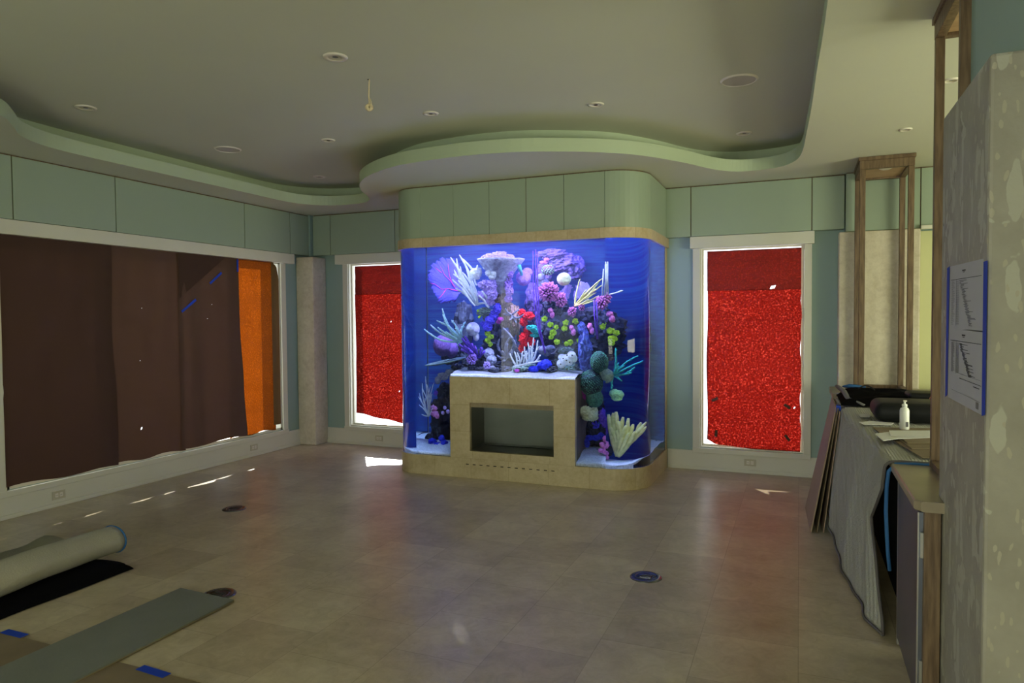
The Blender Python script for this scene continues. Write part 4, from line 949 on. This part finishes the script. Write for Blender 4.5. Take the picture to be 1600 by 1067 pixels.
# ================================================================== FLOOR BOXES
def floor_box(x, y, label):
    t = thing('floor_outlet', label, 'floor outlet', (x, y, 0))
    bm = bmesh.new(); lathe(bm, [(.062, .006), (.066, .0075), (.092, .006), (.098, .001), (.098, 0)], x, y, 0, 48); bmesh.ops.delete(bm, geom=[f for f in bm.faces if len(f.verts) > 4], context='FACES'); obj('flange', bm, 'floor_metal', t, smooth=True)
    bm = bmesh.new(); lathe(bm, [(0, .0055), (.058, .0055), (.061, .003), (.061, 0)], x, y, 0, 48); obj('lid', bm, 'floor_metal', t)
    bm = bmesh.new(); box(bm, x-.035, x+.035, y+.004, y+.022, .0055, .009, bev=.003); box(bm, x-.035, x+.035, y-.022, y-.004, .0055, .009, bev=.003); obj('flap', bm, 'floor_metal', t)
    obj('slot', bx(x-.033, x+.033, y-.002, y+.002, .0056, .0062), 'dark_hole', t)
floor_box(-4.44, 4.53, 'round metal floor outlet in the left half, in front of the brown papered window')
floor_box(-.865, 4.235, 'round metal floor outlet in the right half of the floor')
floor_box(-3.13, 3.06, 'round metal floor outlet half hidden under the end of the long grey board')

# ================================================================== LEFT FOREGROUND
tag(obj('cardboard_sheet', bx(-4.9, -1.9, -.6, 2.265, .001, .006), 'cardboard'), 'dark brown floor-protection cardboard under the near end of the grey board', 'cardboard')
t = thing('grey_board', 'long grey wall board lying flat on the floor at the lower left', 'board', (-3.17, 1.9, .006))
bm = bmesh.new()
pts = [(-3.39, -.8), (-2.93, -.8), (-2.955, 3.0), (-3.385, 3.02)]
extrude_outline(bm, pts, .012, .020); obj('face', bm, 'board_grey', t)
bm = bmesh.new(); extrude_outline(bm, [(x+(.001 if x > -3.1 else -.001), y) for x, y in pts], .0065, .0118); obj('core', bm, 'board_edge', t)
def tape(x0, y0, x1, y1, wd, label, z=.0075):
    a, b = Vector((x0, y0, z)), Vector((x1, y1, z)); s = (b-a).cross(Vector((0, 0, 1))).normalized()*wd/2
    bm = bmesh.new(); f = bm.faces.new([bm.verts.new(q) for q in (a-s, b-s, b+s, a+s)])
    ex = bmesh.ops.extrude_face_region(bm, geom=[f]); bmesh.ops.translate(bm, verts=[g for g in ex['geom'] if isinstance(g, bmesh.types.BMVert)], vec=(0, 0, .0012))
    tag(obj('tape_piece', bm, 'blue_tape'), label, 'tape')
tape(-2.80, 2.262, -2.62, 2.252, .045, 'blue tape on the cardboard edge right of the grey board')
tape(-3.79, 2.275, -3.63, 2.275, .045, 'blue tape on the cardboard edge left of the grey board')
# black folded cloth and the white roll on it
bm = bmesh.new()
def blk(u, v):
    y = 1.0+2.22*v+.04*math.sin(u*9)*(v > .9); x = -5.05+1.10*u-.02*v
    if v > .97: y += -.10*abs(u-.45)
    e = min(u, 1-u)*8; e2 = (1-v)*14; h = min(1, e, e2)
    return (x+.015*noise.noise(Vector((u*5, v*8, 0))), y, .004+.045*max(0, h)**.5*(1+.25*noise.noise(Vector((u*4, v*7, 3)))))
grid(bm, 30, 50, blk)
bmesh.ops.solidify(bm, geom=bm.faces[:], thickness=.003)
tag(obj('folded_blanket', bm, 'black_cloth', smooth=True), 'black folded cloth on the floor beneath the white roll', 'blanket')
t = thing('rolled_blanket', 'pale rolled-up blanket with blue edge lying on the black cloth', 'blanket', (-4.1, 2.2, .04))
A = Vector((-4.27, 3.27, .135)); Bp = Vector((-4.05, .9, .15)); ax = (Bp-A)
bm = bmesh.new(); rings = []; K = 60; n = 40
for i in range(K+1):
    s = i/K; c = A.lerp(Bp, s)+Vector((0, 0, .01*math.sin(s*7)))
    ring = []
    for q in range(n):
        a = 2*PI*q/n; r = .100*(1+.06*noise.noise(Vector((math.cos(a)*1.5, math.sin(a)*1.5, s*9))))+.03*s
        ring.append(bm.verts.new(c+Vector((math.cos(a)*r*1.15, 0, math.sin(a)*r*.85))))
    rings.append(ring)
for i in range(K):
    for q in range(n): bm.faces.new((rings[i][q], rings[i][(q+1) % n], rings[i+1][(q+1) % n], rings[i+1][q]))
bm.faces.new(rings[-1]); bm.faces.new(rings[0][::-1])
obj('roll', bm, 'roll_cloth', t, smooth=True)
bm = bmesh.new(); tube(bm, [A+Vector((math.cos(a)*.117, .004, math.sin(a)*.087)) for a in [2*PI*q/40 for q in range(41)]], .006, 6, caps=False); obj('blue_binding', bm, 'blue_edge', t, smooth=True)
bm = bmesh.new()
sp = [A+Vector((math.cos(a)*(.10*(1-a/30)), -.006, math.sin(a)*(.075*(1-a/30)))) for a in [q*.35 for q in range(70)]]
tube(bm, sp, .003, 5); obj('spiral_edge', bm, 'ink_grey', t)
def fold(u, v):
    y = 3.28-1.4*u; x = -4.98+.30*v-.05*math.sin(u*5); pk = math.exp(-((u-.05)/.05)**2)
    return (x, y, .035+.03*math.sin(v*PI)*(1-.3*u)+.05*pk*math.sin(v*PI))
bm = bmesh.new(); grid(bm, 40, 10, fold); bmesh.ops.solidify(bm, geom=bm.faces[:], thickness=.006)
tag(obj('blanket_layer', bm, 'roll_cloth', smooth=True), 'loose grey-white blanket fold behind the roll at the far left', 'blanket')

# ================================================================== RIGHT SIDE: near column
column('shell_stone_column', 'big fossil-marked stone column nearest the camera on the right', .505, 1.25, 2.40, 3.11, 2.352, 'shell_stone', bev=.010)
struct(obj('trim_3', bx(.60, 1.5, 1.2, 3.16, 2.354, ZS-.001, bev=.002), 'paint_wall'))
# documents taped on its left face
def on_col(px, py, dx=0):
    X = .505-.0012-dx; d = ray(px, py); q = Vector((0, 0, CAMZ))+d*(X/d.x); return q
def quad_obj(name, corners, m, dx, parent=None):
    bm = bmesh.new(); f = bm.faces.new([bm.verts.new(on_col(x, y, dx)) for x, y in corners])
    ex = bmesh.ops.extrude_face_region(bm, geom=[f]); bmesh.ops.translate(bm, verts=[g for g in ex['geom'] if isinstance(g, bmesh.types.BMVert)], vec=(-.0006, 0, 0))
    return obj(name, bm, m, parent)
def bil(c, u, v):
    (a, b, cc, d) = c
    return (a[0]*(1-u)*(1-v)+b[0]*u*(1-v)+cc[0]*u*v+d[0]*(1-u)*v, a[1]*(1-u)*(1-v)+b[1]*u*(1-v)+cc[1]*u*v+d[1]*(1-u)*v)
UP = [(1483, 417), (1537, 404), (1537, 519), (1481, 513)]; LO = [(1482, 513), (1537, 517), (1535, 649), (1481, 620)]
def lines_on(parent, c, rows, m, nm='printed_lines'):
    bm = bmesh.new()
    for (u0, u1, v0, v1) in rows:
        P = [on_col(*bil(c, u, v), .0018) for u, v in ((u0, v0), (u1, v0), (u1, v1), (u0, v1))]
        f = bm.faces.new([bm.verts.new(p) for p in P])
    obj(nm, bm, m, parent)
for c, lab, seed in ((UP, 'upper printed chart sheet with rows of text taped to the near stone column', 3), (LO, 'lower printed chart sheet, taped beneath the other one on the near stone column', 5)):
    rnd = random.Random(seed)
    X = on_col(*bil(c, .5, .5)); t = thing('printed_sheet', lab, 'document', X)
    quad_obj('page', c, 'paper_doc', 0, t)
    hv = .22 if c is UP else .16; ve = .95 if c is UP else .62
    rows = [(.06, .94, hv, hv+.008), (.22, .225, hv, ve)]; grey = []
    rows.append((.38, .48, hv*.42, hv*.42+.02)); rows.append((.40, .46, hv*.42+.03, hv*.42+.04))
    nl = 44
    for i in range(nl):
        v0 = hv+.03+(ve-hv-.04)*i/nl; s = .30+.28*(i/nl)+rnd.uniform(-.02, .02)
        rows.append((s, s+rnd.choice((.05, .07, .08, .10, .22)), v0, v0+.0065)); grey.append((.08, .08+rnd.uniform(.05, .1), v0, v0+.005)); grey.append((.21, .30, v0, v0+.004))
    if c is LO: rows += [(.32, .95, .66, .668), (.30, .95, .60, .603), (.72, .90, .70, .712)]; grey += [(.08, .92, .86, .864), (.80, .88, .88, .96)]
    lines_on(t, c, rows, 'ink'); lines_on(t, c, grey, 'ink_grey', 'row_labels')
o = quad_obj('tape_strip', [(1537, 409), (1543, 407), (1539, 648), (1534, 650)], 'blue_tape', .0025); tag(o, 'long blue tape strip down the right edge of the taped sheets', 'tape')
o = quad_obj('tape_strip', [(1480, 419), (1484, 416), (1480, 617), (1477, 620)], 'blue_tape', .0025); tag(o, 'long blue tape strip down the left edge of the taped sheets', 'tape')

# near base cabinet with stone top and steel door
t = thing('base_cabinet', 'brown stained base cabinet end with a dark steel door beside the near column', 'cabinet', (.8, 3.35, 0))
obj('end_panel', bx(.445, .500, 3.02, 3.07, 0, .858, bev=.002), 'wood_stain', t)
obj('carcass', bx(.455, 1.25, 3.125, 3.64, .09, .858), 'wood_stain', t)
obj('face_post', bx(.432, .455, 3.655, 3.685, .06, .85, bev=.002), 'aluminium', t)
obj('face_post', bx(.440, .47, 3.70, 3.74, .10, .85, bev=.002), 'wood_stain', t)
d_ = obj('door', bx(.430, .452, 3.05, 3.64, .10, .845, bev=.002), 'steel_bright', t)
obj('edge_strip', bx(.426, .431, 3.045, 3.054, .10, .845), 'aluminium', d_)
for z_ in (.72, .22): obj('hinge', bx(.434, .446, 3.034, 3.050, z_-.05, z_+.05, bev=.002), 'aluminium', d_)
obj('toe_kick', bx(.47, 1.2, 3.125, 3.64, 0, .09), 'black_plastic', t)
obj('adjuster_foot', bx(.435, .46, 3.03, 3.055, .0, .03), 'black_plastic', t)
bm = bmesh.new(); pr = [(.408, 3.02), (.428, 2.99), (.505, 2.99), (.505, 3.115), (1.25, 3.115), (1.25, 3.72), (.408, 3.72)]
extrude_outline(bm, pr, .86, .90)
es = [e for e in bm.edges if e.verts[0].co.z == e.verts[1].co.z and (e.verts[0].co.x < .43 and e.verts[1].co.x < .43)]
bmesh.ops.bevel(bm, geom=es, offset=.012, segments=3, profile=.6, affect='EDGES')
tag(obj('stone_countertop', bm, 'counter_stone', smooth=False), 'bare beige stone countertop corner beside the near column', 'countertop')
# long counter under the blanket
t = thing('long_counter', 'long low counter with blacked-out bay hidden under the pale moving blanket', 'counter', (.8, 5.3, 0))
obj('body', bx(.52, 1.3, 3.76, 6.6, 0, .86), 'black_cloth', t)  # solid black block stands in for the shade of an empty bay
bm = bmesh.new(); extrude_outline(bm, [(.42, 3.75), (1.27, 3.75), (1.27, 6.6), (.34, 6.6)], .861, .895); obj('worktop', bm, 'counter_stone', t)
# far counter end
t = thing('far_counter', 'far stone counter end with rounded corner under the far display frame', 'counter', (.7, 7.2, 0))
bm = bmesh.new(); extrude_outline(bm, rr_outline(.27, 1.5, 6.62, 7.293, .06, .02, 6), .885, .930)
obj('stone_top', bm, 'counter_stone', t); obj('cabinet_body', bx(.36, 1.48, 6.64, 7.29, 0, .884), 'wood_stain', t)

# moving blanket
def interp(tab, y):
    if y <= tab[0][0]: return tab[0][1]
    for (a, va), (b, vb) in zip(tab[:-1], tab[1:]):
        if y <= b: return va+(vb-va)*(y-a)/(b-a)
    return tab[-1][1]
EDGE = [(3.7, .385), (4.3, .385), (4.8, .35), (5.5, .30), (7.0, .275)]
HEMX = [(3.7, .41), (3.95, .34), (4.5, .29), (5.2, .235), (5.9, .20), (6.5, .215), (7.0, .23)]
HEMZ = [(3.7, .012), (4.6, .02), (5.0, .05), (5.6, .10), (6.2, .22), (7.0, .38)]
TOP = .905
def drape(u, v):
    # v 0..1 across: .0-.45 on the counter, .45-.55 round the edge, then hanging
    y = 3.735+2.86*u
    xe, xh, zh = interp(EDGE, y), interp(HEMX, y), interp(HEMZ, y)
    wv = noise.noise(Vector((y*2.2, v*1.5, 0)))
    if v < .45: return (1.28-(1.28-xe-.04)*v/.45, y, TOP+.006*abs(noise.noise(Vector((y*5, v*9, 2)))))
    if v < .55:
        a = (v-.45)/.10*PI/2; return (xe+.04-.04*math.sin(a), y, TOP-.04+.04*math.cos(a))
    s = (v-.55)/.45
    x = xe+(xh-xe)*s**1.3-.018*math.sin(s*PI)+.012*wv*s+.010*s*math.sin(y*7.5+1)+.006*s*math.sin(y*17)
    yy = y
    if u < .35:      # near edge wanders in and out
        e = (1-u/.35); yy += e*interp([(0, 0), (.12, .03), (.26, .22), (.42, .46), (.6, .24), (.75, .20), (.9, .10), (1, .12)], s)
    return (x, yy, TOP-.04+(zh-TOP+.04)*s)
bm = bmesh.new(); g_ = grid(bm, 70, 60, drape)
rim = [v.co.copy() for v in g_[0]]; hem = [g_[i][-1].co.copy() for i in range(71)]
bmesh.ops.solidify(bm, geom=bm.faces[:], thickness=.008)
t = thing('moving_blanket', 'pale quilted moving blanket draped over the long counter to the floor', 'blanket', (.7, 5.3, .0))
obj('quilt', bm, 'blanket', t, smooth=True)
bm = bmesh.new(); tube(bm, [p+Vector((-.004, -.004, .002)) for p in rim], .0075, 6); obj('binding', bm, 'blanket_edge', t, smooth=True)
bm = bmesh.new(); tube(bm, [p+Vector((-.006, 0, 0)) for p in hem], .0075, 6); obj('binding', bm, 'blanket_edge', t, smooth=True)
# second layer with blue edge
def lay2(u, v):
    q = drape(0, min(.86, v*.86+.12)); s = max(0, (v-.5)*2)
    return Vector((q[0]+.028+.02*s, 3.712+.03*u+.10*s*s*(1-s)*2, min(q[2]-.0012, .902)))
bm = bmesh.new(); pts = []
for (x, z, y) in ((1.25, .9045, 3.722), (.50, .9045, 3.722), (.425, .900, 3.720), (.398, .86, 3.725), (.392, .78, 3.74), (.392, .66, 3.76), (.398, .55, 3.775), (.405, .45, 3.79), (.415, .36, 3.80)): pts.append(Vector((x, y, z)))
bm = bmesh.new(); tube(bm, pts, [.006]*3+[.009]*6, 8); 
tag(obj('blanket_binding', bm, 'blue_edge', smooth=True), 'blue bound edge of a second blanket peeking out under the pale one', 'blanket')

# leaning cardboard sheets
def board(name, label, fx0, fy0, fx1, fy1, tx0, ty0, tx1, ty1, zt, th, m):
    bm = bmesh.new()
    a, b, c, d = Vector((fx0, fy0, .004)), Vector((fx1, fy1, .004)), Vector((tx1, ty1, zt)), Vector((tx0, ty0, zt))
    nrm = (b-a).cross(d-a).normalized()*th
    if nrm.x < 0: nrm = -nrm
    lo = [bm.verts.new(p) for p in (a, b, c, d)]; hi = [bm.verts.new(p+nrm) for p in (a, b, c, d)]
    bm.faces.new(lo); bm.faces.new(hi[::-1])
    for i in range(4): bm.faces.new((lo[i], lo[(i+1) % 4], hi[(i+1) % 4], hi[i]))
    tag(obj(name, bm, m), label, 'cardboard', )
board('leaning_board', 'wide pinkish cardboard sheet leaning on the blanket, outermost of the leaning sheets', .055, 6.26, .085, 5.56, .262, 6.55, .262, 5.86, .905, .010, 'cardboard_pink')
board('leaning_board', 'thin dark-edged sheet leaning just behind the outermost cardboard', .105, 6.20, .128, 5.56, .275, 6.5, .275, 5.80, .90, .006, 'cardboard')
board('leaning_board', 'innermost pale-edged sheet leaning against the blanket', .150, 6.15, .172, 5.57, .285, 6.45, .285, 5.74, .88, .006, 'cardboard_pink')

# display frames
def display_frame(label, x0, x1, y0, y1, z0, z1, pw=.045, light=False, pegs=True):
    t = thing('display_frame', label, 'display frame', ((x0+x1)/2, (y0+y1)/2, z0))
    for (px_, py_) in ((x0, y0), (x1-pw, y0), (x0, y1-pw), (x1-pw, y1-pw)):
        p_ = obj('post', bx(px_, px_+pw, py_, py_+pw, z0+.03, z1-.10, bev=.003), 'wood_stain', t)
        if pegs:
            bm = bmesh.new(); side = px_+pw+.0008 if px_ < (x0+x1)/2 else px_-.0008
            for i in range(60):
                z = z0+.12+i*.032
                if z > z1-.15: break
                lathe(bm, [(0, 0), (.0035, 0)], side, py_+pw*.75, z, 8, Matrix.Rotation(PI/2, 3, 'Y').to_quaternion())
            obj('peg_holes', bm, 'dark_hole', p_)
    w_ = pw*1.1
    def ring(bm, a0, a1, b0, b1, c0, c1, wd, bev=.002):
        box(bm, a0, a1, b0, b0+wd, c0, c1, bev=bev); box(bm, a0, a1, b1-wd, b1, c0, c1, bev=bev)
        box(bm, a0, a0+wd, b0+wd, b1-wd, c0, c1, bev=bev); box(bm, a1-wd, a1, b0+wd, b1-wd, c0, c1, bev=bev)
    bm = bmesh.new(); ring(bm, x0-.001, x1+.001, y0-.001, y1+.001, z1-.10, z1-.03, w_); obj('top_frame', bm, 'wood_stain', t)
    bm = bmesh.new(); ring(bm, x0-.010, x1+.010, y0-.010, y1+.010, z1-.03, z1, .04); obj('cap_moulding', bm, 'wood_stain', t)
    obj('top_panel', bx(x0+w_, x1-w_, y0+w_, y1-w_, z1-.085, z1-.075), 'wood_light', t)
    bm = bmesh.new(); ring(bm, x0-.001, x1+.001, y0-.001, y1+.001, z0, z0+.03, w_); obj('base_frame', bm, 'wood_stain', t)
    if light:
        bm = bmesh.new(); lathe(bm, [(0, -.012), (.03, -.012), (.05, -.003), (.05, 0)], (x0+x1)/2, y0+.12, z1-.086, 24); obj('puck_light', bm, 'white_plastic', t)
    return t
display_frame('far open wooden display frame on the counter, with a small round light under its top', .475, .885, 6.68, 7.27, .932, ZS-.002, light=True)
display_frame('near tall open wooden display frame, partly hidden by the near stone column', .565, 1.02, 3.15, 3.715, .902, ZS-.002, pw=.037)

# ================================================================== THINGS ON THE COUNTER
def on_top(px, py, h=.915): return at_z(px, py, h)
# black padded case
bm = bmesh.new()
c0 = on_top(1360, 650, .92)
def case(x0, x1, y0, y1, z0, h, rnd, nm, label, m='black_plastic'):
    bm = bmesh.new(); box(bm, x0, x1, y0, y1, z0, z0+h); es = bm.edges[:]
    bmesh.ops.bevel(bm, geom=es, offset=rnd, segments=5, profile=.5, affect='EDGES')
    return thing_part(nm, label, bm, m)
def thing_part(nm, label, bm, m, cat='case'):
    return tag(obj(nm, bm, m, smooth=True), label, cat)
case(.455, 1.15, 5.02, 5.42, .915, .125, .055, 'equipment_case', 'long black rounded case lying behind the pump bottle')
t = thing('cloth_bundle', 'black padded cloth bundle spread across the far end of the counter', 'cloth', (.7, 6.4, .91))
def bund(u, v):
    x = .30+1.0*u; y = 5.85+.74*v; h = min(1, u*10+.25, (1-v)*8, v*8+.1)
    return (x, y, .912+.09*h*(.8+.35*noise.noise(Vector((u*4, v*5, 9)))))
bm = bmesh.new(); grid(bm, 30, 30, bund); bmesh.ops.solidify(bm, geom=bm.faces[:], thickness=.004); obj('cloth', bm, 'black_cloth', t, smooth=True)
bm = bmesh.new(); tube(bm, [(.30, 6.58, 1.0), (.305, 6.4, 1.01), (.34, 6.2, .99), (.36, 6.0, .95), (.42, 5.9, .935), (.46, 5.86, .925)], [.012, .016, .02, .02, .016, .01], 8); obj('grey_edge', bm, 'ink_grey', t, smooth=True)
bm = bmesh.new(); tube(bm, [(.44+.13*i/10, 6.3, 1.0+.035*math.sin(PI*i/10)) for i in range(11)], .006, 6); obj('handle', bm, 'black_plastic', t, smooth=True)
bm = bmesh.new()
case(.74, 1.1, 5.75, 6.0, .99, .05, .024, 'small_case', 'small black flat case resting on the cloth bundle behind the long case')
q = on_top(1384, 622, .99)
bm = bmesh.new(); extrude_outline(bm, [(q.x-.05, q.y), (q.x+.09, q.y-.01), (q.x-.01, q.y+.02)], .97, .985)
bmesh.ops.rotate(bm, cent=(q.x, q.y, .99), verts=bm.verts, matrix=Matrix.Rotation(-.5, 3, 'X'))
tag(obj('wood_scrap', bm, 'wood_light'), 'small tan triangular scrap on the black cloth bundle', 'scrap')
bm = bmesh.new(); tube(bm, [(.52, 6.52, 1.005), (.40, 6.55, 1.005), (.345, 6.56, 1.0)], [.008, .02, .006], 6)
tag(obj('blue_rag', bm, 'blue_edge', smooth=True), 'blue cloth strip at the back of the black bundle', 'cloth')
bm = bmesh.new(); a = on_top(1423, 645, .98); tube(bm, [a, on_top(1438, 641, .98), on_top(1447, 635, 1.0), on_top(1450, 628, 1.02), on_top(1454, 620, 1.03)], .0025, 6)
tag(obj('wire', bm, 'red_wire', smooth=True), 'thin red wire curling over the long black case', 'wire')
# pump bottle
p = on_top(1413, 671, .915)
t = thing('pump_bottle', 'white pump bottle standing on the blanket in front of the black case', 'bottle', (p.x, p.y, .915))
bm = bmesh.new(); lathe(bm, [(.024, 0), (.026, .004), (.026, .115), (.022, .128), (.013, .134), (.013, .14)], p.x, p.y, .915, 28); obj('bottle_body', bm, 'bottle_plastic', t, smooth=True)
bm = bmesh.new(); lathe(bm, [(.015, .138), (.015, .152), (.006, .156), (.006, .168), (.004, .17)], p.x, p.y, .915, 20); obj('cap', bm, 'bottle_plastic', t, smooth=True)
bm = bmesh.new(); box(bm, p.x-.008, p.x+.012, p.y-.006, p.y+.006, 1.083, 1.092, bev=.002); obj('nozzle', bm, 'white_plastic', t)
obj('label_patch', bx(p.x+.004, p.x+.018, p.y-.0262, p.y-.0252, .935, .965), 'ink_grey', t)
# cardboard stack and papers
def flat_quad(name, label, pix, z, th, m, cat):
    bm = bmesh.new(); P = [at_z(x, y, z) for x, y in pix]; extrude_outline(bm, [(q.x, q.y) for q in P], z, z+th)
    return tag(obj(name, bm, m), label, cat)
flat_quad('cardboard_piece', 'lowest brown cardboard piece of the pile on the blanket', [(1395, 688), (1441, 716), (1490, 716), (1490, 686)], .916, .004, 'cardboard', 'cardboard')
flat_quad('cardboard_piece', 'middle brown cardboard piece of the pile on the blanket', [(1400, 684), (1425, 702), (1490, 702), (1490, 682)], .922, .004, 'cardboard', 'cardboard')
flat_quad('cardboard_piece', 'topmost brown cardboard piece of the pile, under the white papers', [(1405, 682), (1418, 693), (1490, 694), (1490, 680)], .928, .004, 'cardboard', 'cardboard')
flat_quad('cardboard_piece', 'brown cardboard piece under the foot of the pump bottle', [(1363, 668), (1374, 676), (1480, 676), (1480, 670)], .9145, .003, 'cardboard', 'cardboard')
flat_quad('paper_sheet', 'lower white paper sheet lying on the cardboard pile', [(1367, 678), (1380, 689), (1400, 686), (1455, 684), (1455, 674), (1390, 675)], .934, .002, 'paper_white', 'paper')
flat_quad('paper_sheet', 'upper white paper sheet with a turned corner on the cardboard pile', [(1389, 673), (1392, 681), (1458, 683), (1458, 673)], .938, .002, 'paper_white', 'paper')
flat_quad('paper_sheet', 'pale crumpled paper left of the long black case', [(1340, 647), (1345, 652), (1358, 652), (1357, 647)], .917, .002, 'paper_white', 'paper')
flat_quad('paper_sheet', 'long pale paper strip in front of the long black case', [(1342, 660), (1350, 664), (1392, 664), (1397, 661), (1362, 658)], .917, .002, 'paper_white', 'paper')
bm = bmesh.new(); box(bm, .268, .300, 5.84, 5.93, .86, .915, bev=.004)
tag(obj('tape_piece', bm, 'blue_tape'), 'blue tape holding the leaning boards to the counter corner', 'tape')
